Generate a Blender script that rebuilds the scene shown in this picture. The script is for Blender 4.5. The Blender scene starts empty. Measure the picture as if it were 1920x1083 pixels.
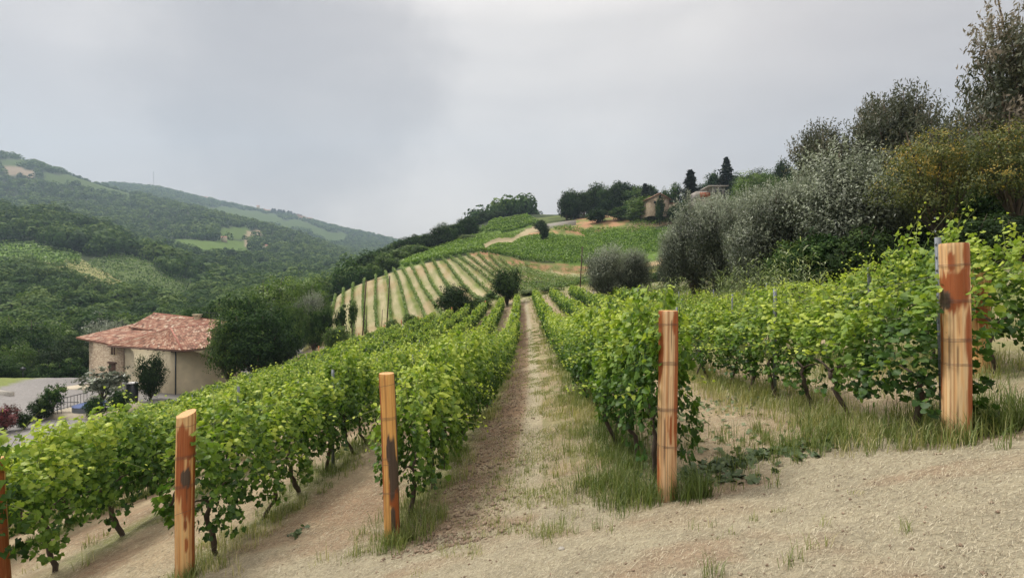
import bpy, math, random
import numpy as np
from mathutils import Vector, Matrix
R = math.radians
random.seed(7)
RG = np.random.default_rng(7)
S = bpy.context.scene
COL = S.collection

# ------------------------------------------------------------------ camera, world, sun, exposure
F, CU, CV = 900.0, 960.0, 541.5          # focal length and centre of the photograph in its pixels
cd = bpy.data.cameras.new('camera'); cam = bpy.data.objects.new('camera', cd); COL.objects.link(cam)
cd.sensor_width = 36; cd.lens = F / 1920 * 36; cd.clip_start = .05; cd.clip_end = 9000
cam.location = (0, 0, 0); cam.rotation_euler = (R(90), 0, 0)
S.camera = cam
S.view_settings.view_transform = 'Standard'; S.view_settings.look = 'None'
S.view_settings.exposure = 1.4; S.view_settings.gamma = 1
S.render.engine = 'CYCLES'
S.cycles.max_bounces = 6; S.cycles.diffuse_bounces = 3; S.cycles.transmission_bounces = 4; S.cycles.volume_bounces = 0
S.cycles.transparent_max_bounces = 8
SUN_EL, SUN_AZ = R(58), R(-62)            # azimuth measured from +Y towards +X
W = bpy.data.worlds.new('World'); S.world = W; W.use_nodes = True
nt = W.node_tree; nt.nodes.clear()
def N(t, k, **kw):
    n = t.nodes.new(k)
    for a, b in kw.items():
        if a in n.inputs.keys() if False else False: pass
        setattr(n, a, b)
    return n
def Lk(t, a, b): t.links.new(a, b)
out = N(nt, 'ShaderNodeOutputWorld'); bg = N(nt, 'ShaderNodeBackground'); bg.inputs['Strength'].default_value = .1
sky = N(nt, 'ShaderNodeTexSky', sky_type='NISHITA', sun_disc=False, sun_elevation=SUN_EL, sun_rotation=SUN_AZ)
tc = N(nt, 'ShaderNodeTexCoord'); sep = N(nt, 'ShaderNodeSeparateXYZ'); Lk(nt, tc.outputs['Generated'], sep.inputs[0])
mp = N(nt, 'ShaderNodeMapping'); mp.inputs['Scale'].default_value = (1, 1, 2.6); mp.inputs['Rotation'].default_value = (0, R(14), 0); Lk(nt, tc.outputs['Generated'], mp.inputs[0])
n1 = N(nt, 'ShaderNodeTexNoise'); n1.inputs['Scale'].default_value = 1.7; n1.inputs['Detail'].default_value = 7; n1.inputs['Roughness'].default_value = .55; n1.inputs['Distortion'].default_value = .35
Lk(nt, mp.outputs[0], n1.inputs[0])
# cloud deck: grey overhead, paler towards the horizon, much brighter high above (raised above the view to keep the land lit)
rz = N(nt, 'ShaderNodeValToRGB'); cr = rz.color_ramp
cr.elements[0].position = 0; cr.elements[0].color = (.44, .44, .435, 1)
cr.elements[1].position = 1; cr.elements[1].color = (1.25, 1.23, 1.19, 1)
for p, c in ((.10, (.435, .435, .435)), (.25, (.415, .415, .423)), (.48, (.44, .44, .445)), (.66, (.95, .93, .90))):
    e = cr.elements.new(p); e.color = (*c, 1)
Lk(nt, sep.outputs['Z'], rz.inputs[0])
rn = N(nt, 'ShaderNodeValToRGB'); rr = rn.color_ramp
rr.elements[0].position = .30; rr.elements[0].color = (.80, .79, .81, 1)
rr.elements[1].position = .70; rr.elements[1].color = (1.10, 1.09, 1.08, 1)
Lk(nt, n1.outputs['Fac'], rn.inputs[0])
# one darker wisp of cloud towards the upper left of the view, and a warmer, lighter western sky
def blob(d, r0, r1):
    v = N(nt, 'ShaderNodeVectorMath', operation='DOT_PRODUCT'); nn = N(nt, 'ShaderNodeVectorMath', operation='NORMALIZE')
    ad = N(nt, 'ShaderNodeVectorMath', operation='MULTIPLY_ADD'); nz = N(nt, 'ShaderNodeTexNoise'); nz.inputs['Scale'].default_value = 5; nz.inputs['Detail'].default_value = 9; nz.inputs['Roughness'].default_value = .62
    Lk(nt, tc.outputs['Generated'], nz.inputs[0]); Lk(nt, nz.outputs['Color'], ad.inputs[0]); ad.inputs[1].default_value = (.32, .32, .32); Lk(nt, tc.outputs['Generated'], ad.inputs[2])
    sb = N(nt, 'ShaderNodeVectorMath', operation='SUBTRACT'); Lk(nt, ad.outputs[0], sb.inputs[0]); sb.inputs[1].default_value = (.16, .16, .16)
    Lk(nt, sb.outputs[0], nn.inputs[0]); Lk(nt, nn.outputs[0], v.inputs[0]); v.inputs[1].default_value = Vector(d).normalized()
    m = N(nt, 'ShaderNodeMapRange', interpolation_type='SMOOTHSTEP'); m.inputs['From Min'].default_value = r1; m.inputs['From Max'].default_value = r0
    Lk(nt, v.outputs['Value'], m.inputs['Value']); return m.outputs[0]
m1 = N(nt, 'ShaderNodeMix', data_type='RGBA', blend_type='MULTIPLY'); m1.inputs[0].default_value = 1; Lk(nt, rz.outputs[0], m1.inputs[6]); Lk(nt, rn.outputs[0], m1.inputs[7])
w1 = blob((-.44, 1, .43), .998, .95)
m2 = N(nt, 'ShaderNodeMix', data_type='RGBA', blend_type='MULTIPLY'); Lk(nt, w1, m2.inputs[0]); Lk(nt, m1.outputs[2], m2.inputs[6]); m2.inputs[7].default_value = (.64, .63, .65, 1)
w2 = blob((-.12, 1, .60), .995, .80)
m3 = N(nt, 'ShaderNodeMix', data_type='RGBA', blend_type='MULTIPLY'); Lk(nt, w2, m3.inputs[0]); Lk(nt, m2.outputs[2], m3.inputs[6]); m3.inputs[7].default_value = (1.24, 1.27, 1.25, 1)
sc = N(nt, 'ShaderNodeMix', data_type='RGBA', blend_type='MULTIPLY'); sc.inputs[0].default_value = 1; Lk(nt, m3.outputs[2], sc.inputs[6]); sc.inputs[7].default_value = (6.35, 5.75, 5.35, 1)
m4 = N(nt, 'ShaderNodeMix', data_type='RGBA'); m4.inputs[0].default_value = .965; Lk(nt, sky.outputs[0], m4.inputs[6]); Lk(nt, sc.outputs[2], m4.inputs[7])
Lk(nt, m4.outputs[2], bg.inputs[0]); Lk(nt, bg.outputs[0], out.inputs[0])
sd = bpy.data.lights.new('sun', 'SUN'); sun = bpy.data.objects.new('sun', sd); COL.objects.link(sun)
sd.energy = 1.5; sd.angle = R(14); sd.color = (1, .95, .86)
sv = Vector((math.sin(SUN_AZ) * math.cos(SUN_EL), math.cos(SUN_AZ) * math.cos(SUN_EL), math.sin(SUN_EL)))
sun.rotation_euler = (-sv).to_track_quat('-Z', 'Y').to_euler()

# ------------------------------------------------------------------ helpers
def hash2(ix, iy, s):
    h = (ix.astype(np.int64) * 374761393 + iy.astype(np.int64) * 668265263 + s * 974711) & 0xffffffff
    h = ((h ^ (h >> 13)) * 1274126177) & 0xffffffff
    return ((h ^ (h >> 16)) & 0xffff) / 65535.0
def vnoise(x, y, s=0):
    ix = np.floor(x); iy = np.floor(y); fx = x - ix; fy = y - iy
    fx = fx * fx * (3 - 2 * fx); fy = fy * fy * (3 - 2 * fy)
    a = hash2(ix, iy, s); b = hash2(ix + 1, iy, s); c = hash2(ix, iy + 1, s); d = hash2(ix + 1, iy + 1, s)
    return (a * (1 - fx) + b * fx) * (1 - fy) + (c * (1 - fx) + d * fx) * fy
def fbm(x, y, s=0, o=4):
    t = 0; a = .5; f = 1
    for k in range(o): t = t + a * vnoise(x * f, y * f, s + k); a *= .5; f *= 2.03
    return t / (1 - .5 ** o)
def sm(a, b, x): t = np.clip((x - a) / (b - a), 0, 1); return t * t * (3 - 2 * t)

def mk_mesh(name, V, faces=None, quads=None, tris=None, mats=(), attrs=None, smooth=False, colors=None, second=0):
    """V (n,3); quads (m,4) and tris (k,3) index arrays; attrs = {name: per-vertex float}"""
    me = bpy.data.meshes.new(name); V = np.asarray(V, dtype=np.float32)
    me.vertices.add(len(V)); me.vertices.foreach_set('co', V.ravel())
    nq = 0 if quads is None else len(quads); ntv = 0 if tris is None else len(tris)
    li = []; ls = []
    if nq: li.append(np.asarray(quads, np.int32).ravel()); ls.append(np.arange(nq, dtype=np.int32) * 4)
    if ntv: li.append(np.asarray(tris, np.int32).ravel()); ls.append(nq * 4 + np.arange(ntv, dtype=np.int32) * 3)
    li = np.concatenate(li); ls = np.concatenate(ls)
    me.loops.add(len(li)); me.loops.foreach_set('vertex_index', li)
    me.polygons.add(len(ls)); me.polygons.foreach_set('loop_start', ls)
    me.update(calc_edges=True)
    for k, a in (attrs or {}).items():
        at_ = me.attributes.new(k, 'FLOAT', 'POINT'); at_.data.foreach_set('value', np.asarray(a, np.float32))
    for k, a in (colors or {}).items():
        at_ = me.attributes.new(k, 'FLOAT_COLOR', 'POINT'); c = np.ones((len(V), 4), np.float32); c[:, :3] = a; at_.data.foreach_set('color', c.ravel())
    if smooth: me.polygons.foreach_set('use_smooth', np.ones(len(ls), bool))
    for m in mats: me.materials.append(m)
    if second: me.polygons.foreach_set('material_index', (np.arange(len(ls)) < second).astype(np.int32))
    return me
def link(name, me, parent=None, loc=None):
    o = bpy.data.objects.new(name, me); COL.objects.link(o)
    if parent is not None: o.parent = parent
    if loc is not None: o.location = loc
    return o
def tag(o, label=None, cat=None, group=None, kind=None):
    if label: o['label'] = label
    if cat: o['category'] = cat
    if group: o['group'] = group
    if kind: o['kind'] = kind
    return o
def empty(name, loc, label, cat, group=None, rz=0):
    o = bpy.data.objects.new(name, None); COL.objects.link(o); o.location = loc; o.rotation_euler = (0, 0, rz); o.empty_display_size = .2
    return tag(o, label, cat, group)
def copy_tree(o, parent=None):
    c = o.copy(); COL.objects.link(c); c.parent = parent
    for ch in list(o.children): copy_tree(ch, c)
    return c
class MB:
    """collects simple shapes into one mesh"""
    def __init__(s): s.V = []; s.Q = []; s.T = []; s.A = []; s.n = 0
    def add(s, V, Q=(), T=(), a=.5):
        V = np.asarray(V, float)
        if len(Q): s.Q.append(np.asarray(Q) + s.n)
        if len(T): s.T.append(np.asarray(T) + s.n)
        s.V.append(V); s.A.append(np.full(len(V), a) if np.isscalar(a) else a); s.n += len(V)
    def box(s, c, d, rz=0, a=.5):
        x, y, z = np.array(d) / 2
        v = np.array([[i * x, j * y, k * z] for k in (-1, 1) for j in (-1, 1) for i in (-1, 1)], float)
        cs, sn = math.cos(rz), math.sin(rz)
        v = np.stack([v[:, 0] * cs - v[:, 1] * sn, v[:, 0] * sn + v[:, 1] * cs, v[:, 2]], 1) + np.array(c)
        s.add(v, [[0, 2, 3, 1], [4, 5, 7, 6], [0, 1, 5, 4], [2, 6, 7, 3], [0, 4, 6, 2], [1, 3, 7, 5]], a=a)
    def tube(s, P, r, k=8, cap=True, a=.5):
        P = np.asarray(P, float); r = np.broadcast_to(np.asarray(r, float), (len(P),))
        D = np.gradient(P, axis=0); D /= np.linalg.norm(D, axis=1)[:, None] + 1e-9
        ref = np.array([0, 0, 1.]) if abs(D[0, 2]) < .8 else np.array([1., 0, 0])
        V = []
        for p, d, q in zip(P, D, r):
            u = np.cross(d, ref); u /= np.linalg.norm(u) + 1e-9; w = np.cross(d, u)
            for i in range(k):
                t = 2 * math.pi * i / k; V.append(p + q * (u * math.cos(t) + w * math.sin(t)))
        Q = [[j * k + i, (j + 1) * k + i, (j + 1) * k + (i + 1) % k, j * k + (i + 1) % k] for j in range(len(P) - 1) for i in range(k)]
        T = []
        if cap:
            V.append(P[0]); V.append(P[-1]); c0 = len(V) - 2; b = (len(P) - 1) * k
            T = [[c0, i, (i + 1) % k] for i in range(k)] + [[c0 + 1, b + (i + 1) % k, b + i] for i in range(k)]
        s.add(V, Q, T, a=a)
    def poly(s, pts, th, a=.5):
        """flat polygon (convex) with thickness th downwards"""
        n = len(pts); p = np.asarray(pts, float); v = np.concatenate([p, p - np.array([0, 0, th])])
        T = [[0, i, i + 1] for i in range(1, n - 1)] + [[n, n + i + 1, n + i] for i in range(1, n - 1)]
        Q = [[i, n + i, n + (i + 1) % n, (i + 1) % n] for i in range(n)]
        s.add(v, Q, T, a=a)
    def build(s, name, mat, parent=None, loc=None, smooth=False, label=None):
        me = mk_mesh(name, np.concatenate(s.V), quads=np.concatenate(s.Q) if s.Q else None, tris=np.concatenate(s.T) if s.T else None, mats=(mat,), attrs={'tone': np.concatenate(s.A)}, smooth=smooth)
        o = link(name, me, parent, loc)
        if label: o['label'] = label
        return o
def unit(v): return v / (np.linalg.norm(v, axis=-1, keepdims=True) + 1e-9)

def leaf_arrays(P, Nn, L, asp, rg, tone, droop=0.0, fold=.0, shape='rhomb'):
    """leaf polygons centred on P, facing Nn; returns V, quads, tone"""
    n = len(P); t = rg.normal(size=(n, 3)); t[:, 2] -= droop; t = unit(t - Nn * np.sum(t * Nn, 1, keepdims=True)); b = np.cross(Nn, t)
    L = np.broadcast_to(L, (n,))[:, None]; w = L * asp
    V = np.stack([P - t * L * .5, P + b * w * .5 - Nn * fold * w - t * L * .05, P + t * L * .5, P - b * w * .5 - Nn * fold * w - t * L * .05], 1).reshape(-1, 3)
    return V, np.arange(4 * n).reshape(n, 4), np.repeat(tone, 4)

# vine leaf: five lobes, fan around the petiole point, folded along the midrib
_a = np.array([-168, -140, -118, -92, -62, -40, 0, 40, 62, 92, 118, 140, 168]) * math.pi / 180
_r = np.array([.34, .62, .50, .84, .60, .80, 1.05, .80, .60, .84, .50, .62, .34])
def vine_leaves(P, Nn, L, rg, tone, droop=1.2, lod=0):
    n = len(P); t = rg.normal(size=(n, 3)) * .75; t[:, 2] -= droop; t = unit(t - Nn * np.sum(t * Nn, 1, keepdims=True)); b = np.cross(Nn, t)
    if lod == 0: aa, rr_ = _a, _r
    elif lod == 1: sel = [1, 3, 4, 6, 8, 9, 11]; aa, rr_ = _a[sel], _r[sel]
    else:
        return leaf_arrays(P, Nn, L * 1.75, .95, rg, tone, droop)
    k = len(aa); L = np.broadcast_to(L, (n,))
    x = np.sin(aa) * rr_; y = np.cos(aa) * rr_
    fold = rg.uniform(.05, .45, n)[:, None]; curl = rg.uniform(-.25, .35, n)[:, None]
    zz = -np.abs(x)[None] * fold - (y[None] ** 2) * curl * .5
    V = P[:, None, :] + (b[:, None] * x[None, :, None] + t[:, None] * y[None, :, None] + Nn[:, None] * zz[:, :, None]) * L[:, None, None] * .55
    V = np.concatenate([P[:, None, :], V], 1)
    base = np.arange(n)[:, None, None] * (k + 1)
    fan = np.stack([np.zeros(k - 1, int), np.arange(1, k), np.arange(2, k + 1)], 1)[None]
    return V.reshape(-1, 3), (base + fan).reshape(-1, 3), np.repeat(tone, k + 1)

# ------------------------------------------------------------------ materials
def mat(name):
    m = bpy.data.materials.new(name); m.use_nodes = True; t = m.node_tree; t.nodes.clear()
    o = N(t, 'ShaderNodeOutputMaterial'); p = N(t, 'ShaderNodeBsdfPrincipled'); Lk(t, p.outputs[0], o.inputs[0]); return m, t, p, o
def ramp(t, fac, stops):
    r = N(t, 'ShaderNodeValToRGB'); e = r.color_ramp.elements
    e[0].position = stops[0][0]; e[0].color = (*stops[0][1], 1); e[1].position = stops[-1][0]; e[1].color = (*stops[-1][1], 1)
    for p, c in stops[1:-1]: q = e.new(p); q.color = (*c, 1)
    if fac is not None: Lk(t, fac, r.inputs[0])
    return r.outputs[0]
def noise(t, scale, detail=4, vec=None, rough=.55, dist=0):
    n = N(t, 'ShaderNodeTexNoise'); n.inputs['Scale'].default_value = scale; n.inputs['Detail'].default_value = detail; n.inputs['Roughness'].default_value = rough; n.inputs['Distortion'].default_value = dist
    if vec is not None: Lk(t, vec, n.inputs['Vector'])
    return n.outputs['Fac']
def coords(t, which='Object', scale=None):
    c = N(t, 'ShaderNodeTexCoord').outputs[which]
    if scale:
        m = N(t, 'ShaderNodeMapping'); m.inputs['Scale'].default_value = scale; Lk(t, c, m.inputs[0]); return m.outputs[0]
    return c
def math_(t, op, a, b, c=None):
    m = N(t, 'ShaderNodeMath', operation=op)
    for i, v in enumerate((a, b, c)):
        if v is None: continue
        if isinstance(v, (int, float)): m.inputs[i].default_value = v
        else: Lk(t, v, m.inputs[i])
    return m.outputs[0]
def mixc(t, f, a, b, bt='MIX'):
    m = N(t, 'ShaderNodeMix', data_type='RGBA', blend_type=bt)
    for i, v in ((0, f), (6, a), (7, b)):
        if isinstance(v, (int, float)): m.inputs[i].default_value = v
        elif isinstance(v, tuple): m.inputs[i].default_value = (*v, 1)
        else: Lk(t, v, m.inputs[i])
    return m.outputs[2]
def bump(t, p, h, dist, strength=1):
    b = N(t, 'ShaderNodeBump'); b.inputs['Strength'].default_value = strength; b.inputs['Distance'].default_value = dist
    Lk(t, h, b.inputs['Height']); Lk(t, b.outputs[0], p.inputs['Normal'])
def attr(t, name, o='Fac'):
    a = N(t, 'ShaderNodeAttribute'); a.attribute_name = name; return a.outputs[o]

def leaf_mat(name, stops, trans=.3, tcol=None, rough=.5, spec=.35, objvar=.25):
    """leaf colour runs along 'tone' (the leaf's age and health), with a little variation from leaf to leaf and plant to plant"""
    m, t, p, o = mat(name)
    g = N(t, 'ShaderNodeNewGeometry'); oi = N(t, 'ShaderNodeObjectInfo')
    f = math_(t, 'MULTIPLY_ADD', g.outputs['Random Per Island'], .22, -.11)
    f = math_(t, 'ADD', f, attr(t, 'tone'))
    f = math_(t, 'ADD', f, math_(t, 'MULTIPLY_ADD', oi.outputs['Random'], objvar, -objvar / 2))
    c = ramp(t, f, stops); Lk(t, c, p.inputs['Base Color'])
    p.inputs['Roughness'].default_value = rough; p.inputs['Specular IOR Level'].default_value = spec
    if trans:
        tr = N(t, 'ShaderNodeBsdfTranslucent'); mc = mixc(t, 1.0, c, tcol or (1.25, 1.35, .7), 'MULTIPLY'); Lk(t, mc, tr.inputs[0])
        mx = N(t, 'ShaderNodeMixShader'); mx.inputs[0].default_value = trans
        Lk(t, p.outputs[0], mx.inputs[1]); Lk(t, tr.outputs[0], mx.inputs[2]); Lk(t, mx.outputs[0], o.inputs[0])
    return m
M = {}
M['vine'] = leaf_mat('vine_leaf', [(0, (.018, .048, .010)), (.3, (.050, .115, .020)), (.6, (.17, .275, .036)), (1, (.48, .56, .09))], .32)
M['vine_far'] = leaf_mat('vine_leaf_distant', [(0, (.04, .085, .015)), (.5, (.10, .19, .026)), (1, (.22, .33, .05))], .3)
M['vine_young'] = leaf_mat('young_vine_leaf', [(0, (.07, .12, .03)), (.5, (.12, .20, .045)), (1, (.22, .30, .09))], .3)
M['broad'] = leaf_mat('broadleaf_foliage', [(0, (.014, .034, .011)), (.45, (.034, .074, .020)), (.8, (.072, .13, .032)), (1, (.13, .19, .05))], .22, objvar=.5, rough=.75, spec=.12)
M['dark'] = leaf_mat('dark_foliage', [(0, (.012, .025, .009)), (.5, (.028, .056, .015)), (1, (.065, .108, .026))], .2, rough=.7, spec=.15)
M['bright'] = leaf_mat('bright_foliage', [(0, (.04, .08, .014)), (.5, (.09, .16, .024)), (1, (.19, .28, .05))], .3)
M['olive'] = leaf_mat('olive_foliage', [(0, (.035, .046, .026)), (.45, (.105, .125, .080)), (.75, (.21, .24, .165)), (1, (.36, .40, .30))], .15, (1.1, 1.15, .9), .42)
M['locust'] = leaf_mat('locust_foliage', [(0, (.030, .042, .022)), (.5, (.075, .088, .048)), (.8, (.14, .14, .085)), (1, (.26, .22, .17))], .25, (1.1, 1.1, .8))
M['gold'] = leaf_mat('yellowing_foliage', [(0, (.035, .055, .018)), (.5, (.10, .13, .038)), (.85, (.24, .25, .07)), (1, (.42, .30, .06))], .35, (1.2, 1.15, .6))
M['conifer'] = leaf_mat('conifer_needles', [(0, (.010, .020, .012)), (1, (.04, .06, .035))], 0)
M['reed'] = leaf_mat('reed_leaf', [(0, (.09, .13, .05)), (.6, (.22, .28, .13)), (1, (.42, .46, .28))], .3)
M['grass'] = leaf_mat('grass_blades', [(0, (.055, .085, .02)), (.4, (.13, .18, .045)), (.7, (.27, .29, .10)), (1, (.48, .42, .23))], .3)
M['straw'] = leaf_mat('dry_straw', [(0, (.13, .095, .06)), (.5, (.36, .31, .21)), (1, (.58, .53, .40))], .1)
M['flowers'] = leaf_mat('red_shrub_leaves', [(0, (.06, .03, .02)), (.6, (.20, .045, .05)), (1, (.40, .08, .14))], .2)
M['cut'] = leaf_mat('cut_leaves', [(0, (.03, .055, .025)), (.5, (.07, .11, .04)), (1, (.19, .23, .11))], .15)

def simple(name, col, rough=.7, nscale=8, var=.25, metal=0, bumpd=0, scale=None):
    m, t, p, o = mat(name); v = coords(t, 'Object', scale)
    n = noise(t, nscale, 5, v)
    c = ramp(t, n, [(.25, tuple(x * (1 - var) for x in col)), (.75, tuple(min(1, x * (1 + var)) for x in col))])
    Lk(t, c, p.inputs['Base Color']); p.inputs['Roughness'].default_value = rough; p.inputs['Metallic'].default_value = metal
    if bumpd: bump(t, p, n, bumpd)
    return m
M['bark'] = simple('bark', (.085, .062, .045), .9, 14, .5, bumpd=.02, scale=(1, 1, .3))
M['vinebark'] = simple('vine_bark', (.075, .055, .042), .95, 30, .6, bumpd=.01, scale=(1, 1, .25))
M['shoot'] = simple('green_shoot', (.16, .20, .06), .6)
M['grape'] = simple('green_grapes', (.16, .24, .05), .35)
M['steel'] = simple('galvanised_steel', (.17, .19, .21), .6, 20, .25, metal=.3)
M['wire'] = simple('rusty_wire', (.16, .10, .075), .6, 60, .3, metal=.3)
M['wiregrey'] = simple('trellis_wire', (.28, .26, .24), .5, 20, .2, metal=.4)
M['plaster'] = simple('cream_plaster', (.60, .52, .36), .9, 1.2, .12)
M['greyplaster'] = simple('grey_render', (.33, .30, .27), .9, 2, .2)
M['darkwood'] = simple('dark_wood', (.09, .045, .03), .7, 10, .3)
M['polewood'] = simple('pole_wood', (.07, .045, .032), .9, 10, .3)
M['redpost'] = simple('orange_post_wood', (.42, .17, .07), .8, 10, .3)
M['glass'] = simple('window_glass', (.03, .03, .035), .15)
M['white'] = simple('white_fabric', (.72, .72, .72), .8, 4, .06)
M['black'] = simple('black_plastic', (.03, .035, .04), .4)
M['blue'] = simple('blue_cover', (.035, .07, .21), .5, 2, .3)
M['orangeblind'] = simple('orange_blind', (.36, .10, .045), .7, 5, .15)
M['stone'] = simple('grey_stone', (.36, .34, .30), .9, 6, .3, bumpd=.03)
M['terracotta'] = simple('terracotta', (.33, .13, .09), .8, 5, .3)
M['paving'] = simple('pale_paving', (.50, .44, .33), .9, 3, .12)
def tile_mat():
    m, t, p, o = mat('roof_tiles')
    f = math_(t, 'ADD', attr(t, 'tone'), math_(t, 'MULTIPLY_ADD', noise(t, .5, 4, coords(t)), .5, -.25))
    c = ramp(t, f, [(0, (.15, .075, .05)), (.35, (.28, .13, .085)), (.6, (.38, .20, .13)), (.85, (.46, .31, .22)), (1, (.56, .45, .34))])
    Lk(t, c, p.inputs['Base Color']); p.inputs['Roughness'].default_value = .85; return m
M['tiles'] = tile_mat()
def stonewall():
    m, t, p, o = mat('stone_masonry')
    v = coords(t, 'Object', (2.2, 2.2, 6.5)); vo = N(t, 'ShaderNodeTexVoronoi'); Lk(t, v, vo.inputs['Vector']); vo.inputs['Scale'].default_value = 1.4
    vd = N(t, 'ShaderNodeTexVoronoi', feature='DISTANCE_TO_EDGE'); Lk(t, v, vd.inputs['Vector']); vd.inputs['Scale'].default_value = 1.4
    s = N(t, 'ShaderNodeSeparateColor'); Lk(t, vo.outputs['Color'], s.inputs[0])
    c = ramp(t, s.outputs[0], [(0, (.28, .20, .14)), (.5, (.42, .33, .23)), (1, (.54, .45, .33))])
    e = ramp(t, vd.outputs['Distance'], [(0, (.55, .55, .55)), (.08, (1, 1, 1))])
    Lk(t, mixc(t, 1.0, c, e, 'MULTIPLY'), p.inputs['Base Color']); p.inputs['Roughness'].default_value = .95; return m
M['masonry'] = stonewall()
def ground_mat():
    m, t, p, o = mat('ground_cover')
    c = attr(t, 'cover', 'Color'); v = coords(t)
    n = noise(t, 28, 6, v, .7); n2 = noise(t, 3.1, 5, v, .6); n3 = noise(t, .07, 5, v, .6)
    nf = noise(t, 110, 3, coords(t, 'Object', (1, .35, 1)), .7)
    f = ramp(t, n, [(.3, (.70, .68, .66)), (.5, (1, 1, 1)), (.72, (1.3, 1.28, 1.22))])
    c = mixc(t, .8, c, f, 'MULTIPLY')
    c = mixc(t, .6, c, ramp(t, n2, [(.3, (.75, .74, .72)), (.7, (1.25, 1.24, 1.2))]), 'MULTIPLY')
    c = mixc(t, .5, c, ramp(t, n3, [(.3, (.8, .8, .8)), (.7, (1.2, 1.2, 1.2))]), 'MULTIPLY')
    c = mixc(t, .55, c, ramp(t, nf, [(.35, (.72, .70, .66)), (.65, (1.25, 1.24, 1.2))]), 'MULTIPLY')
    Lk(t, c, p.inputs['Base Color']); p.inputs['Roughness'].default_value = .95; p.inputs['Specular IOR Level'].default_value = .15
    bump(t, p, math_(t, 'ADD', n, n2), .03, .8); return m
M['ground'] = ground_mat()

# ------------------------------------------------------------------ the lie of the land
XC = np.array([[0, -.2], [5, .11], [12.6, .6], [21.8, 1.0], [36, 1.45], [56, 1.9], [78, 2.25], [100, 2.4]])
PR = np.array([[-60, 1.2], [-3, .85], [0, .78], [2, .66], [3, .46], [4, .20], [4.6, .03], [5, -.02], [6.5, -.22], [8.5, -.45], [12.6, -.86], [21.8, -1.6], [36, -1.96], [56, -1.47], [78, -.44], [90, .1]])
def xc(Y): return np.interp(Y, XC[:, 0], XC[:, 1])
def near_z(X, Y):
    dx = X - xc(Y)
    p = np.interp(Y, PR[:, 0], PR[:, 1])
    z = -2.38 + .235 * np.clip(X, -95, 0) + .222 * np.clip(X, 0, 1.5) + .206 * np.clip(X - 1.5, 0, 15.5) + .022 * np.clip(X + 14, -22, 0) * sm(14, 26, Y) + .08 * np.clip(X - 17, 0, 60) + p
    z = z + (.10 * np.clip(-dx, 0, 5) - .045 * np.clip(-dx - 5, 0, 10)) * np.exp(-((Y - 10.5) / 4.5) ** 2)
    w = sm(2, 8, Y) * (1 - sm(55, 75, Y))
    z = z + w * .22 * np.clip(dx - 12.5, 0, 6)
    yard = (1 - sm(-40, -34, X)) * sm(34, 40, Y)
    z = np.where(z < -13.4, z * (1 - yard) + (-13.4) * yard, z)
    return z
def remap(Y): return np.interp(Y, [65, 75, 85, 100, 120, 130, 140, 5000], [78, 86, 93, 104, 122, 131, 140, 5000])
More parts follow.
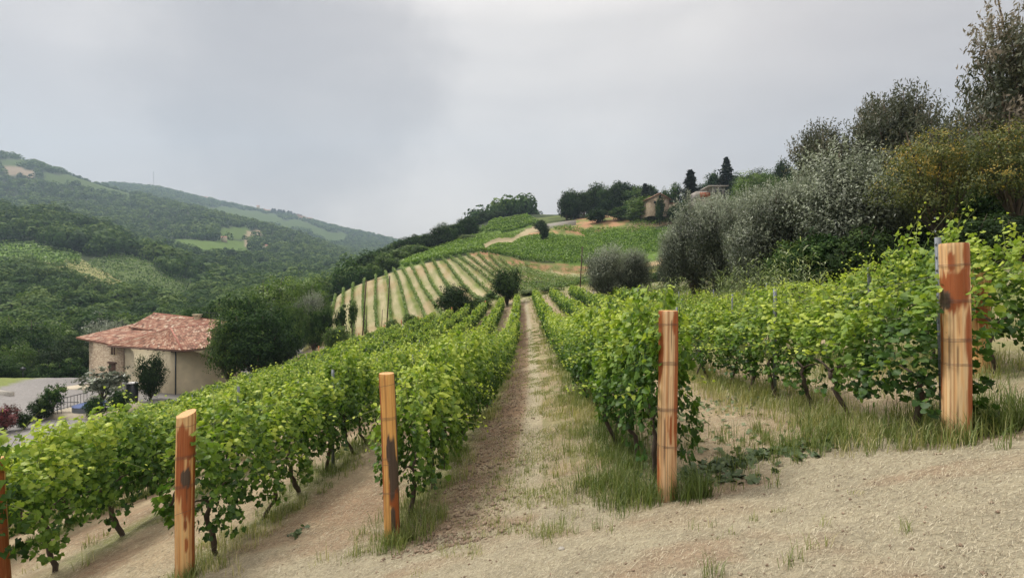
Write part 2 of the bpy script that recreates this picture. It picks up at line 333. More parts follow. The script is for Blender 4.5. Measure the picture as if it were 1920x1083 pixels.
TAB = {
0: [(65,799),(80,715),(120,690),(200,620),(300,510),(350,480),(380,458),(420,425),(500,392),(600,400),(800,415),(1000,375),(1200,300),(1300,284),(1600,305),(3000,400)],
100: [(65,776),(80,712),(90,712),(120,690),(180,630),(250,545),(300,510),(350,480),(400,440),(450,416),(500,406),(600,420),(800,410),(1000,370),(1200,328),(1300,317),(1600,335),(3000,400)],
200: [(65,752),(80,712),(120,690),(180,640),(250,575),(300,530),(350,495),(400,470),(450,445),(480,434),(560,450),(800,425),(1000,395),(1200,362),(1300,350),(1600,366),(2000,348),(2200,342),(3000,380)],
300: [(65,728),(80,712),(120,690),(180,650),(250,590),(300,560),(350,515),(400,490),(430,478),(470,470),(560,490),(700,470),(900,430),(1100,390),(1250,374),(1500,388),(2000,358),(2200,351),(3000,390)],
400: [(65,705),(80,705),(120,680),(180,640),(250,600),(300,575),(400,545),(500,510),(600,480),(700,460),(800,448),(900,430),(1000,413),(1150,399),(1500,412),(2000,388),(2300,375),(3000,400)],
500: [(65,681),(80,672),(100,660),(130,640),(180,610),(250,580),(350,555),(500,530),(650,500),(800,475),(950,450),(1100,425),(1500,442),(2000,407),(2300,397),(3000,420)],
560: [(65,666),(80,656),(100,635),(130,600),(160,585),(200,572),(300,560),(450,540),(600,512),(800,485),(1000,455),(1130,440),(1500,450),(2000,415),(2300,405),(3000,425)],
600: [(65,657),(80,645),(100,615),(120,592),(150,578),(200,570),(300,560),(450,540),(600,515),(800,490),(1000,465),(1150,455),(1500,460),(2000,425),(2300,418),(3000,430)],
640: [(65,647),(78,635),(85,622),(100,592),(120,556),(128,545),(134,546),(160,560),(200,565),(300,552),(500,530),(800,497),(1000,482),(1200,474),(1600,466),(2000,438),(2300,428),(3000,440)],
700: [(65,634),(75,628),(85,610),(100,578),(120,537),(130,523),(145,523),(160,530),(200,525),(300,528),(500,525),(700,505),(1000,492),(1300,485),(2000,450),(2300,440),(3000,450)],
760: [(65,620),(75,614),(85,600),(100,568),(120,525),(133,502),(150,497),(170,495),(200,482),(230,485),(300,500),(500,520),(1000,500),(2300,455),(3000,460)],
800: [(65,611),(75,605),(85,590),(100,558),(120,515),(135,492),(150,487),(170,482),(190,476),(210,470),(240,472),(300,490),(600,520),(2300,472),(3000,475)],
860: [(65,597),(75,588),(90,560),(110,522),(130,490),(140,480),(155,477),(170,470),(190,458),(210,449),(235,446),(280,450),(350,470),(600,500),(3000,485)],
900: [(65,587),(75,575),(90,548),(110,512),(130,484),(136,476),(142,468),(160,464),(180,455),(200,447),(230,432),(260,420),(300,412),(350,420),(600,480),(3000,490)],
960: [(65,573),(75,562),(90,540),(110,518),(128,502),(134,495),(140,485),(150,480),(170,468),(190,455),(210,445),(240,430),(280,414),(320,403),(360,402),(500,440),(3000,490)],
1000: [(65,564),(75,553),(90,541),(110,527),(130,511),(136,504),(142,494),(155,485),(180,465),(200,448),(210,438),(230,428),(260,415),(300,405),(340,401),(400,410),(3000,490)],
1100: [(65,540),(80,535),(100,527),(120,517),(134,509),(140,499),(150,490),(170,465),(190,445),(200,437),(206,426),(230,412),(260,402),(320,402),(500,430),(3000,490)],
1200: [(65,517),(80,515),(100,510),(120,505),(132,502),(138,496),(150,472),(170,446),(182,433),(188,431),(192,420),(200,412),(215,400),(240,388),(300,387),(500,420),(3000,480)],
1300: [(65,493),(80,492),(100,488),(120,480),(150,455),(165,440),(172,433),(180,418),(195,403),(210,394),(240,388),(300,385),(500,400),(3000,470)],
1400: [(65,470),(80,465),(100,450),(130,430),(160,405),(180,388),(210,368),(240,355),(300,355),(500,400),(3000,460)],
1500: [(65,480),(80,465),(100,445),(130,415),(160,390),(200,375),(240,370),(300,375),(500,400),(3000,450)],
1700: [(65,480),(100,455),(160,420),(240,400),(500,420),(3000,450)],
1920: [(65,470),(100,450),(160,420),(240,400),(500,420),(3000,450)],
2600: [(65,450),(100,440),(240,400),(500,420),(3000,450)]}
TAB[-150] = [(y, v - (14 if y > 1100 else 8 if y > 300 else 0)) for y, v in TAB[0]]; TAB[-1600] = TAB[-150]
UK = sorted(TAB); LYG = np.linspace(math.log(60), math.log(3400), 300); UG = np.arange(-1600, 2601, 20.)
_cols = np.stack([np.interp(LYG, np.log(remap(np.array([a for a, b in TAB[u]], float))), [b for a, b in TAB[u]]) for u in UK])
GV = np.stack([np.interp(UG, UK, _cols[:, j]) for j in range(len(LYG))], 1)
def blur(a, ax, k):
    w = np.exp(-np.linspace(-1.6, 1.6, 2 * k + 1) ** 2); w /= w.sum()
    return sum(wi * np.take(a, np.clip(np.arange(a.shape[ax]) + i, 0, a.shape[ax] - 1), ax) for wi, i in zip(w, range(-k, k + 1)))
GV = blur(blur(GV, 0, 2), 1, 2)
def tabv(u, Y):
    a = np.clip((u - UG[0]) / 20., 0, len(UG) - 1.001); b = np.clip((np.log(np.maximum(Y, 1)) - LYG[0]) / (LYG[1] - LYG[0]), 0, len(LYG) - 1.001)
    i = a.astype(int); j = b.astype(int); fa = a - i; fb = b - j
    return (GV[i, j] * (1 - fa) + GV[i + 1, j] * fa) * (1 - fb) + (GV[i, j + 1] * (1 - fa) + GV[i + 1, j + 1] * fa) * fb
def zf(X, Y):
    X = np.asarray(X, float); Y = np.asarray(Y, float)
    zn = near_z(X, Y)
    Ys = np.maximum(Y, 50); u = CU + F * X / Ys
    zt = (CV - tabv(u, Ys)) / F * Ys
    w = sm(72, 86, Y) * 1.0
    z = zn * (1 - w) + zt * w
    a = np.clip(np.hypot(X, Y) / 400, .0, 1)
    z = z + (fbm(X * .9, Y * .9, 3) - .5) * .10 + (fbm(X / 9, Y / 9, 5) - .5) * (.12 + 1.2 * a) * np.where(Y > 85, 1, .5)
    return z
def zf1(x, y): return float(zf(np.array([x]), np.array([y]))[0])
def gpt(u, Y): x = (u - CU) / F * Y; return (x, Y, zf1(x, Y))
def at(u, v, Y): return np.array([(u - CU) / F * Y, Y, (CV - v) / F * Y])
def inpoly(px, py, poly):
    c = np.zeros(px.shape, bool); n = len(poly); j = n - 1
    for i in range(n):
        xi, yi = poly[i]; xj, yj = poly[j]
        if yi != yj: c ^= ((yi > py) != (yj > py)) & (px < (xj - xi) * (py - yi) / (yj - yi) + xi)
        j = i
    return c
# plots of land, each given by its outline as seen from the camera hill and its range of distances
PLOTS = {
 'brown': ([(600,600),(640,540),(700,520),(760,494),(860,474),(905,478),(1000,506),(1100,512),(1180,520),(1180,560),(1010,575),(900,600),(760,640),(560,660)], 84, 138),
 'green_up': ([(690,505),(770,480),(880,452),(960,436),(1050,424),(1110,432),(1290,432),(1290,520),(1090,500),(980,484),(910,466),(850,478),(790,494),(760,502)], 137, 215),
 'green_top': ([(870,452),(900,430),(930,412),(985,405),(1010,420),(960,434)], 215, 330),
 'terrace_right': ([(1170,436),(1185,418),(1250,405),(1300,402),(1300,436)], 186, 215),
 'bank_mid': ([(870,480),(890,462),(930,466),(1000,486),(1100,500),(1270,495),(1270,512),(1100,515),(1000,508),(930,488)], 128, 145),
 'bank_red': ([(1010,440),(1060,420),(1110,400),(1160,400),(1190,420),(1180,438),(1100,436)], 196, 250),
 'track_up': ([(900,458),(960,438),(1000,425),(1040,430),(1005,437),(965,445),(905,466)], 137, 330),
 'bank_up': ([(985,440),(1040,430),(1085,433),(1105,443),(1040,439)], 150, 260),
 'L1': ([(160,492),(235,472),(290,500),(380,545),(330,580),(200,520)], 280, 420),
 'L2': ([(-200,450),(60,455),(150,480),(150,500),(-200,500)], 290, 420),
 'L2b': ([(60,492),(160,490),(260,545),(170,545),(60,512)], 240, 420),
 'L3': ([(195,425),(260,436),(315,462),(300,478),(250,462)], 380, 520),
 'L4': ([(410,430),(470,422),(475,445),(410,450)], 600, 1150),
 'L5': ([(310,448),(470,450),(475,480),(400,480),(330,465)], 500, 1050),
 'L5b': ([(470,432),(482,430),(496,437),(474,444),(470,462),(460,462)], 500, 1150),
 'L6': ([(10,384),(60,384),(75,405),(10,410)], 430, 620),
 'L7': ([(10,312),(66,322),(60,336),(10,328)], 900, 1350),
 'L8': ([(80,325),(150,330),(250,352),(240,372),(150,350),(80,345)], 950, 1350),
 'L9': ([(380,385),(480,394),(560,415),(650,440),(640,455),(560,430),(400,402)], 1500, 2400),
 'L10': ([(0,300),(40,300),(60,310),(0,312)], 900, 1350)}
def project(X, Y, Z): Ys = np.maximum(Y, .1); return CU + F * X / Ys, CV - F * Z / Ys
def in_plot(k, X, Y, Z):
    poly, a, b = PLOTS[k]; u, v = project(X, Y, Z); s = Y / 40 if k[0] == 'L' else Y / 25
    u = u + (fbm(X / s, Y / s, 91) - .5) * 26; v = v + (fbm(X / s, Y / s, 92) - .5) * 12; return inpoly(u, v, poly) & (Y > a) & (Y < b)

ROWS_L = [-1.39, -3.75, -6.5] + [-9.2 - 2.7 * k for k in range(11)]
ROWS_R = [1.4, 4.1, 6.7, 9.4]
def ystart(o): return float(np.interp(o, [-36, -20, -12, -9.2, -6.5, -3.75, -1.39, 1.4, 4.1, 6.7, 9.4], [24, 13, 8.6, 7, 6, 5.3, 5.14, 4.6, 4.5, 6.9, 10]))
def yend(o): return float(np.interp(o, [-37, -30, -24, 4.1, 6.7, 9.4], [46, 58, 76, 76, 72, 52]))
# ------------------------------------------------------------------ terrain mesh
def build_ground():
    f = np.concatenate([np.arange(-62, 62.01, .21), np.arange(66, 297, 5)]) * math.pi / 180
    rad = [.0]; r = .5
    while r < 3150: rad.append(r); r *= 1.0215 if r < 400 else 1.016
    rad = np.array(rad[1:]); A, RR = np.meshgrid(f, rad)
    X = RR * np.sin(A); Y = RR * np.cos(A); Z = zf(X, Y)
    nr, na = X.shape
    V = np.stack([X, Y, Z], 2).reshape(-1, 3)
    i = np.arange(nr - 1)[:, None] * na; j = np.arange(na)[None]; j2 = (j + 1) % na
    Q = np.stack([i + j, i + j2, i + na + j2, i + na + j], 2).reshape(-1, 4)[:, ::-1]
    V = np.concatenate([V, [[0, 0, zf1(0, 0)]]]); c = len(V) - 1
    T = np.stack([np.full(na, c), (np.arange(na) + 1) % na, np.arange(na)], 1)
    Q = Q; T = T
    X, Y, Z = V.T
    # cover
    straw = np.array([.330, .302, .225]); soil = np.array([.235, .16, .11]); pale = np.array([.36, .285, .195]); gr = np.array([.15, .18, .06]); grd = np.array([.07, .10, .03])
    red = np.array([.36, .21, .125]); wood = np.array([.030, .045, .018]); gravel = np.array([.245, .24, .245]); vg = np.array([.09, .15, .03]); dry = np.array([.40, .31, .19])
    n1 = fbm(X * .7, Y * .7, 11); n2 = fbm(X * 3, Y * 3, 21); n3 = fbm(X / 14, Y / 14, 31)
    def mx(a, b, w): return a * (1 - w[:, None]) + b * w[:, None]
    C = np.tile(straw, (len(X), 1)); C = mx(C, pale * .9, sm(.45, .65, n1) * .5)
    dx = X - xc(Y); d = X * 0 + 9; left = X * 0
    for o in ROWS_L + ROWS_R:
        ys, ye = ystart(o) - .6, yend(o)
        q = np.abs(dx - o) + np.where((Y < ys) | (Y > ye), 9, 0); d = np.minimum(d, q)
    inside = sm(4.6, 6.2, Y + np.clip(-dx - 6, 0, 30) * -.35 + np.clip(dx - 5, 0, 20) * -.3 + (n1 - .5) * 1.2) * (1 - sm(78, 84, Y)) * (1 - sm(13, 15, dx))
    C = mx(C, pale, inside * .8)
    lane = (dx > -1.3) & (dx < -.05); C = mx(C, soil * 1.05, inside * lane * sm(.30, .5, n2 * .6 + n1 * .4) * .85 * sm(.0, .5, 1.2 - np.abs(dx + .68) * 1.6))
    C = mx(C, soil, inside * (dx < -1.6) * sm(.45, .6, n1) * .6)
    C = mx(C, gr, inside * sm(.55, .15, d + (n2 - .5) * .5) * .75)
    C = mx(C, straw * 1.12, inside * sm(.32, .12, np.abs(dx + .02)) * .8)
    C = mx(C, gr, inside * (np.abs(dx - .55) < .35) * sm(.45, .6, n2) * .5)
    C = mx(C, gr, inside * (dx > 5.2) * (dx < 14) * sm(.42, .55, n1) * .6)
    C = mx(C, gr, (Y < 84) * sm(11, 13, dx) * sm(.35, .6, n1) * sm(5, 9, Y))
    # yard beside the farmhouse
    yd = (X < -36) & (Y > 36) & (Y < 92)
    verge = sm(0, 1.2, -(X + 69.5 + (Y - 66) * .25 + (n1 - .5) * 2))
    C[yd] = mx(np.tile(gravel, (len(X), 1)), np.tile(gr * 1.2, (len(X), 1)), verge)[yd]
    C = mx(C, wood, sm(90, 93, Y) * 1.0 * (X < -20)); C = mx(C, wood, sm(-84, -90, X) * (Y > 10))
    mid = Y > 84
    C = mx(C, mx(np.tile(gr, (len(X), 1)) * .8, np.tile(dry, (len(X), 1)), sm(.45, .6, n3)), (mid & (X > -30)).astype(float))
    far = (Y > 138); C = mx(C, wood, far.astype(float))
    C = mx(C, np.array([.10, .13, .045]), ((Y > 140) & (Y < 330) & (X > 0)).astype(float) * sm(.4, .55, n3))
    bankc = mx(np.tile(red, (len(X), 1)), np.tile(gr, (len(X), 1)), sm(.42, .6, fbm(X / 3, Y / 3, 161)))
    for k, col in (('brown', np.array([.36, .33, .21])), ('green_up', vg * 1.2), ('green_top', vg * 1.3), ('track_up', np.array([.36, .31, .20])), ('bank_up', bankc * 1.1), ('terrace_right', dry * .7), ('bank_mid', bankc * .9), ('bank_red', bankc * 1.1), ('L1', np.array([.105, .15, .05])), ('L2', vg * 1.5), ('L2b', (vg * 1.5 + dry) * .45), ('L3', vg * 1.7), ('L4', vg * .8), ('L5', vg * .95), ('L5b', np.array([.27, .22, .15])), ('L6', vg * .9), ('L7', np.array([.26, .21, .16])), ('L8', vg * .6), ('L9', vg * .62), ('L10', vg * .6)):
        w = in_plot(k, X, Y, Z).astype(float); C = mx(C, col, w)
    br = in_plot('brown', X, Y, Z).astype(float); ph = np.abs((((X + .31 * (Y - 88) + 35) / 2.7 + .5) % 1) - .5) * 2.7
    C = mx(C, gr * 1.1, br * (sm(.9, .3, ph) * .75 + .45 * sm(.45, .62, fbm(X * .8, Y * .25, 141)))); C = mx(C, red, br * .3 * sm(.5, .65, fbm(X * .3, Y * .1, 143)))
    fgz = sm(9, 5, Y) * (np.abs(X) < 12); C = mx(C, soil * 1.15, fgz * .6 * sm(.52, .68, fbm(X * 1.3, Y * 2.2, 151))); C = mx(C, straw * 1.12, fgz * .5 * sm(.55, .7, fbm(X * .8, Y * 1.4, 153)))
    me = mk_mesh('ground', V, quads=Q, tris=T, mats=(M['ground'],), colors={'cover': C}, smooth=True)
    g = link('ground', me); tag(g, kind='structure'); return g
build_ground()

# ------------------------------------------------------------------ vines
def vine_mesh(seed, lod, sparse=False):
    rg = np.random.default_rng(seed); n = {0: 1250, 1: 620, 2: 260}[lod]; L = {0: .112, 1: .145, 2: .15}[lod]
    # body of the hedge, thinner in places
    y = rg.uniform(-.62, .62, n); zt = rg.beta(1.25, 1.1, n); lump = .20 * np.sin(y * 4 + seed) + .12 * np.sin(y * 11 + seed * 2)
    z = .42 + zt * (1.46 + lump) - .10 * np.cos(y * 6 + seed)
    hw = .30 * (1 - .35 * (zt - .45) ** 2 * 2) * (1 + .35 * np.sin(y * 7 + z * 5 + seed) * .6)
    s = rg.choice([-1, 1], n); x = s * hw * np.sqrt(rg.uniform(.25, 1.35, n))
    P = np.stack([x, y, z], 1); Nn = np.stack([s * (1.0 - .6 * zt), rg.normal(0, .4, n), .2 + .75 * zt], 1) + rg.normal(0, .48, (n, 3)); Nn = unit(Nn)
    tone = np.clip(.18 + .60 * zt ** 2.0 + .24 * (rg.random(n) - .5) + .16 * (np.abs(x) > .26), 0, 1)  # lower leaves darkened: shade within the canopy is painted into tone
    keep = vnoise(y * 3.4 + 7 * s + seed, z * 3.4, seed) > (.36 if sparse else .24); P = P[keep]; Nn = Nn[keep]; tone = tone[keep]; n = len(P)
    # shoots
    SP, SN, ST, SL = [], [], [], []; mb = MB(); ns = {0: 11, 1: 8, 2: 5}[lod]
    for k in range(ns):
        p = np.array([rg.uniform(-.18, .18), rg.uniform(-.55, .55), 1.55]); dr = np.array([rg.normal(0, .25), rg.normal(0, .3), 1.0]); ln = rg.uniform(.4, 1.05)
        if k % 3 == 2: p = np.array([rg.choice([-1, 1]) * .25, rg.uniform(-.5, .5), rg.uniform(.9, 1.6)]); dr = np.array([np.sign(p[0]) * 1., rg.normal(0, .5), -.1]); ln *= .5
        pts = [p + dr * ln * t + np.array([.12 * t * t * np.sign(dr[0]), 0, -.25 * t * t * ln]) for t in np.linspace(0, 1, 5)]
        if lod < 2: mb.tube(pts, np.linspace(.005, .002, 5), 4, cap=False)
        m = {0: 12, 1: 8, 2: 5}[lod]
        for t in np.linspace(.15, 1, m):
            q = p + dr * ln * t + np.array([.12 * t * t * np.sign(dr[0]), 0, -.25 * t * t * ln]) + rg.normal(0, .045, 3)
            SP.append(q); SN.append(rg.normal(0, .6, 3) + np.array([0, 0, .7])); ST.append(min(1, .58 + .42 * t + rg.normal(0, .08))); SL.append(L * (1.0 - .55 * t))
    SP = np.array(SP); SN = unit(np.array(SN)); 
    P = np.concatenate([P, SP]); Nn = np.concatenate([Nn, SN]); tone = np.concatenate([tone, ST]); LL = np.concatenate([L * rg.uniform(.55, 1.15, n), SL])
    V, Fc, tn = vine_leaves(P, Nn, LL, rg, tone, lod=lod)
    return V, Fc, tn, mb
def vine_trunk(seed):
    rg = np.random.default_rng(seed); mb = MB(); p = np.array([0, 0, -.12]); pts = [p.copy()]
    d = np.array([rg.normal(0, .12), rg.normal(0, .2), 1.])
    w = np.cumsum(rg.normal(0, .022, (10, 2)), 0) * 1.0; lean = rg.normal(0, .1, 2)
    for k in range(9):
        q = np.array([w[k, 0] + lean[0] * k * .1, w[k, 1] + lean[1] * k * .1, -.12 + (k + 1) * .095]); pts.append(q)
    r = np.linspace(.030, .021, 10) * (1 + .45 * rg.random(10)); mb.tube(pts, r, 8)
    top = pts[-1]
    for s in (-1, 1):
        mb.tube([top, top + np.array([0, s * .12, .08]), top + np.array([rg.normal(0, .03), s * .26, .14]), top + np.array([0, s * .40, .13])], [.02, .016, .011, .007], 6)
    return mb
def grape_mesh(seed):
    rg = np.random.default_rng(seed); mb = MB()
    ph = (1 + 5 ** .5) / 2; ic = unit(np.array([[-1, ph, 0], [1, ph, 0], [-1, -ph, 0], [1, -ph, 0], [0, -1, ph], [0, 1, ph], [0, -1, -ph], [0, 1, -ph], [ph, 0, -1], [ph, 0, 1], [-ph, 0, -1], [-ph, 0, 1]], float))
    fc = [[0, 11, 5], [0, 5, 1], [0, 1, 7], [0, 7, 10], [0, 10, 11], [1, 5, 9], [5, 11, 4], [11, 10, 2], [10, 7, 6], [7, 1, 8], [3, 9, 4], [3, 4, 2], [3, 2, 6], [3, 6, 8], [3, 8, 9], [4, 9, 5], [2, 4, 11], [6, 2, 10], [8, 6, 7], [9, 8, 1]]
    for k in range(42):
        t = rg.random(); rr = .035 * (1 - t) + .008; a = rg.uniform(0, 6.28)
        mb.add(ic * .0085 + np.array([rr * math.cos(a), rr * math.sin(a), -.14 * t]), T=fc)
    return mb
VM = {}
for lod in (0, 1):
    for k in range(9 if lod == 0 else 8):
        V, Fc, tn, mb = vine_mesh(100 + lod * 20 + k, lod, k > 4)
        sq = np.concatenate(mb.Q); sv_ = np.concatenate(mb.V)
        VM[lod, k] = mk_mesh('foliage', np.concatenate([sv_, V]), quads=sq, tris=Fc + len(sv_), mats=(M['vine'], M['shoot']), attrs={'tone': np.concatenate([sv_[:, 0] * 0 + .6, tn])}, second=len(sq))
trunk_me = []
for k in range(6):
    mb = vine_trunk(300 + k); trunk_me.append(mk_mesh('trunk', np.concatenate(mb.V), quads=np.concatenate(mb.Q), tris=np.concatenate(mb.T), mats=(M['vinebark'],), smooth=True))
gm = grape_mesh(5); grape_me = mk_mesh('grape_cluster', np.concatenate(gm.V), tris=np.concatenate(gm.T), mats=(M['grape'],), smooth=True)

ORD = 'zero first second third fourth fifth sixth seventh eighth ninth tenth eleventh twelfth thirteenth fourteenth'.split()
def rowname(o):
    if o < 0: return '%s row west of the path' % ORD[ROWS_L.index(o) + 1]
    return '%s row east of the path' % ORD[ROWS_R.index(o) + 1]
def ordn(n):
    s = 'th' if 10 < n % 100 < 14 else {1: 'st', 2: 'nd', 3: 'rd'}.get(n % 10, 'th'); return '%d%s' % (n, s)
spots = []
for o in ROWS_L + ROWS_R:
    y = ystart(o) + (.55 if o != -1.39 else .75) - (1.5 if o == 6.7 else 1.0 if o == -6.5 else 0); k = 0
    while y < yend(o):
        k += 1; x = o + float(xc(y)) + random.uniform(-.05, .05)
        if not (o > 2 and 6 < y < 30 and random.random() < .10): spots.append((math.hypot(x, y) + (25 if abs(x / y) > 1.12 else 0), x, y, o, k)); y += 1.0 + random.uniform(-.05, .05)
spots.sort(key=lambda s: s[0])
NEAR = spots[:296]; REST = spots[296:]
for i, (d, x, y, o, k) in enumerate(NEAR):
    lod = 0 if d < 15 else 1; var = random.choice((4, 5, 6, 7)) if o > 2 else random.randrange(5 if lod == 0 else 4)
    v = empty('grapevine', (x, y, zf1(x, y)), 'leafy green grapevine, %s plant from the path end of the %s' % (ordn(k), rowname(o)), 'grapevine', 'grapevines trained in rows on the slope', rz=random.choice([0, math.pi]) - .06)
    v['label'] = 'leafy grapevine, %s plant along the %s' % (ordn(k), rowname(o))
    sc_ = random.uniform(.84, 1.08) * (1.12 if o == 6.7 and y < 9.5 else .88 if o > 2 else 1); v.scale = (random.uniform(.78, 1.02), 1.0, sc_)
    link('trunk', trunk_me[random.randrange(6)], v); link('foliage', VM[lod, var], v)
    if lod == 0:
        for q in range(4 if d < 10 else 2):
            g = link('grape_cluster', grape_me, v, (random.choice([-1, 1]) * random.uniform(.12, .3), random.uniform(-.5, .5), random.uniform(.72, .95))); g.rotation_euler = (0, 0, random.uniform(0, 6))
# the rest of the vines on the near slope, too many to single out
VV, FF, TT, n0 = [], [], [], 0
lowv = [vine_mesh(500 + k, 2) for k in range(6)]
for (d, x, y, o, k) in REST:
    V, Fc, tn, _ = lowv[random.randrange(6)]; a = random.choice([0, math.pi]); s = random.uniform(.85, 1.1) * (1.12 if o == 6.7 and y < 9.5 else .88 if o > 2 else 1)
    c, sn = math.cos(a), math.sin(a); W_ = V * np.array([random.uniform(.85, 1.15), 1.05, s * (.92 if o < -15 else 1)]); W_ = np.stack([W_[:, 0] * c, W_[:, 1] * c, W_[:, 2]], 1) + np.array([x, y, zf1(x, y)])
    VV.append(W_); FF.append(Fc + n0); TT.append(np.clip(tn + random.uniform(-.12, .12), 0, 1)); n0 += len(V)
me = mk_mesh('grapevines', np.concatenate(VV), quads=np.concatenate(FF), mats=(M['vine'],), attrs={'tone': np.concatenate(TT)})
tag(link('grapevines', me), 'green vine canopies filling the farther parts of the rows', 'grapevines', kind='stuff')
print('vines', len(spots))
# ------------------------------------------------------------------ end posts of the rows, cut timber with painted-in-the-wood heartwood and bark patches


def post(x, y, h, r, lean, seed, patches, label, wires, loc_dz=0, taper=.0, name='wooden_post', slant=.0):
    """patches: (angle deg, height 0..1, half angle, half height, kind) - angle 0 faces the camera"""
    rg = np.random.default_rng(seed); k, nz_ = 56, 110; g0 = zf1(x, y)
    root = empty(name, (x, y, g0), label, 'post', 'wooden end posts of the vine rows')
    a = np.linspace(0, 2 * math.pi, k, endpoint=False); zz = np.linspace(-.3, h, nz_); A, Z = np.meshgrid(a, zz)
    wob = .04 * np.sin(A * 2 + seed) + .025 * np.sin(A * 3 + Z * 1.3 + seed * 2) + .03 * (fbm(A * 0 + Z * 1.5 + seed, A * 0 + 3.3, seed) - .5)
    ridge = (vnoise(np.cos(A) * 5 + 20, np.sin(A) * 5 + Z * .7, seed) - .5) * .03
    rad = r * (1 + wob + ridge) * (1 - taper * Z / h)
    bark = np.zeros(A.shape); dark = np.zeros(A.shape)
    base = -math.pi / 2 + math.atan2(-x, y) * -1 * -1       # the side that faces the camera
    face = math.atan2(-y, -x)
    da = (A - face + math.pi) % (2 * math.pi) - math.pi
    warp = (fbm(np.cos(A) * 4 + 9, np.sin(A) * 4 + Z * 1.2, seed + 3) - .5)
    crack = np.zeros(A.shape)
    for (pa, pz, ha, hz, kind) in patches:
        if kind == 'crack':
            crack = np.maximum(crack, (1 - sm(1.6, 3.2, np.abs(np.degrees(da) - pa - 3 * np.sin(Z * 4 + seed)))) * (1 - sm(hz * .8, hz, np.abs(Z / h - pz)))); continue
        q = np.sqrt(((da - R(pa)) / R(ha * 1.25)) ** 2 + ((Z / h - pz) / (hz * 1.15)) ** 2) + warp * 1.2
        w = 1 - sm(.85, 1.12, q)
        if kind == 'bark': bark = np.maximum(bark, w)
        else: dark = np.maximum(dark, w * (1.0 if kind == 'red' else .4))
    rad = rad + bark * .006 - dark * .001 - crack * .004
    top = sm(h - .02, h, Z) * .004; rad = rad - top
    X_ = np.cos(A) * rad + lean[0] * Z + .008 * np.sin(Z * 2.2 + seed); Y_ = np.sin(A) * rad + lean[1] * Z
    Zs = Z + np.where(Z > h - .001, 1, 0) * (np.cos(A - 1) * slant * r)
    V = np.stack([X_, Y_, Zs], 2).reshape(-1, 3)
    gr = fbm(np.cos(A) * 9 + 30, np.sin(A) * 9 + Z * .9, seed + 7); gf = fbm(np.cos(A) * 30 + 30, np.sin(A) * 30 + Z * 1.2, seed + 9)
    pale = np.array({3: [.68, .45, .21], 11: [.74, .42, .13], 23: [.82, .58, .33], 31: [.80, .57, .31]}.get(seed, [.74, .48, .2])); amber = np.array([.66, .29, .07]); heart = np.array([.32, .085, .02]); bk = np.array([.075, .05, .035])
    C = pale * (1 - .0 * gr[..., None]) * (.82 + .36 * gr[..., None])
    w = sm(.50, .68, gr)[..., None] * .5; C = C * (1 - w) + amber * w
    w = sm(.58, .62, gf)[..., None] * .35; C = C * (1 - w) + heart * 1.3 * w
    # fine checks running up the timber
    ck = sm(.72, .76, vnoise(np.cos(A) * 60 + 50, np.sin(A) * 60 + Z * .35, seed + 12))[..., None] * .5; C = C * (1 - ck) + heart * .6 * ck
    w = (dark * (.75 + .5 * gf))[..., None]; w = np.clip(w, 0, 1); C = C * (1 - w) + heart * w
    w = np.clip(bark * 1.2, 0, 1)[..., None]; C = C * (1 - w) + bk * (.6 + .9 * gf[..., None]) * w
    w = (crack * .8)[..., None]; C = C * (1 - w) + np.array([.10, .045, .02]) * w
    foot = (sm(.22, .0, Z) * (.3 + .7 * gr))[..., None] * .55; C = C * (1 - foot) + np.array([.16, .11, .06]) * foot
    C = C.reshape(-1, 3)
    j = np.arange(nz_ - 1)[:, None] * k; i = np.arange(k)[None]; i2 = (i + 1) % k
    Q = np.stack([j + i, j + i2, j + k + i2, j + k + i], 2).reshape(-1, 4)
    me = mk_mesh('timber', V, quads=Q, mats=(M['post'],), colors={'cover': C}, smooth=True); link('timber', me, root)
    # sawn top with growth rings
    m = 9; ring = V[(nz_ - 1) * k:]; cen = ring.mean(0); tv = [cen + (ring - cen) * t for t in np.linspace(1, .08, m)]; tv = np.concatenate(tv + [cen[None]])
    tq = [[p * k + i_, p * k + (i_ + 1) % k, (p + 1) * k + (i_ + 1) % k, (p + 1) * k + i_] for p in range(m - 1) for i_ in range(k)]
    tt = [[(m - 1) * k + i_, (m - 1) * k + (i_ + 1) % k, m * k] for i_ in range(k)]
    cc = np.repeat([[.62, .36, .15] if p % 2 else [.55, .28, .10] for p in range(m)], k, 0); cc = np.concatenate([cc, [[.45, .2, .07]]])
    link('sawn_top', mk_mesh('sawn_top', tv, quads=tq, tris=tt, mats=(M['post'],), colors={'cover': cc}), root)
    # wire turned round the post
    for (wz, turns, tilt) in wires:
        z0 = wz * h; t = np.linspace(0, turns * 2 * math.pi, int(turns * 40)); rr_ = r * (1.03 - taper * wz) * (1 + .04 * np.sin(t * 2 + seed)) + .004
        P = np.stack([np.cos(t) * rr_ + lean[0] * z0, np.sin(t) * rr_ + lean[1] * z0, z0 + (t - math.pi) / (2 * math.pi) * .012 + tilt * np.cos(t) * r + .004 * np.sin(t * 3)], 1)
        b = MB(); b.tube(P, .0017, 5)
        b.build('wire_loop', M['wire'], root)
    return root
m, t, p, o = mat('post_timber')
gcol = attr(t, 'cover', 'Color'); gv = coords(t, 'Object', (40, 40, 2.2))
Lk(t, mixc(t, .75, gcol, ramp(t, noise(t, 1.4, 6, gv, .6), [(.28, (.70, .62, .54)), (.45, (1, 1, 1)), (.75, (1.15, 1.15, 1.1))]), 'MULTIPLY'), p.inputs['Base Color'])
p.inputs['Roughness'].default_value = .62; bump(t, p, noise(t, 1.2, 6, gv, .6), .006, .7); M['post'] = m

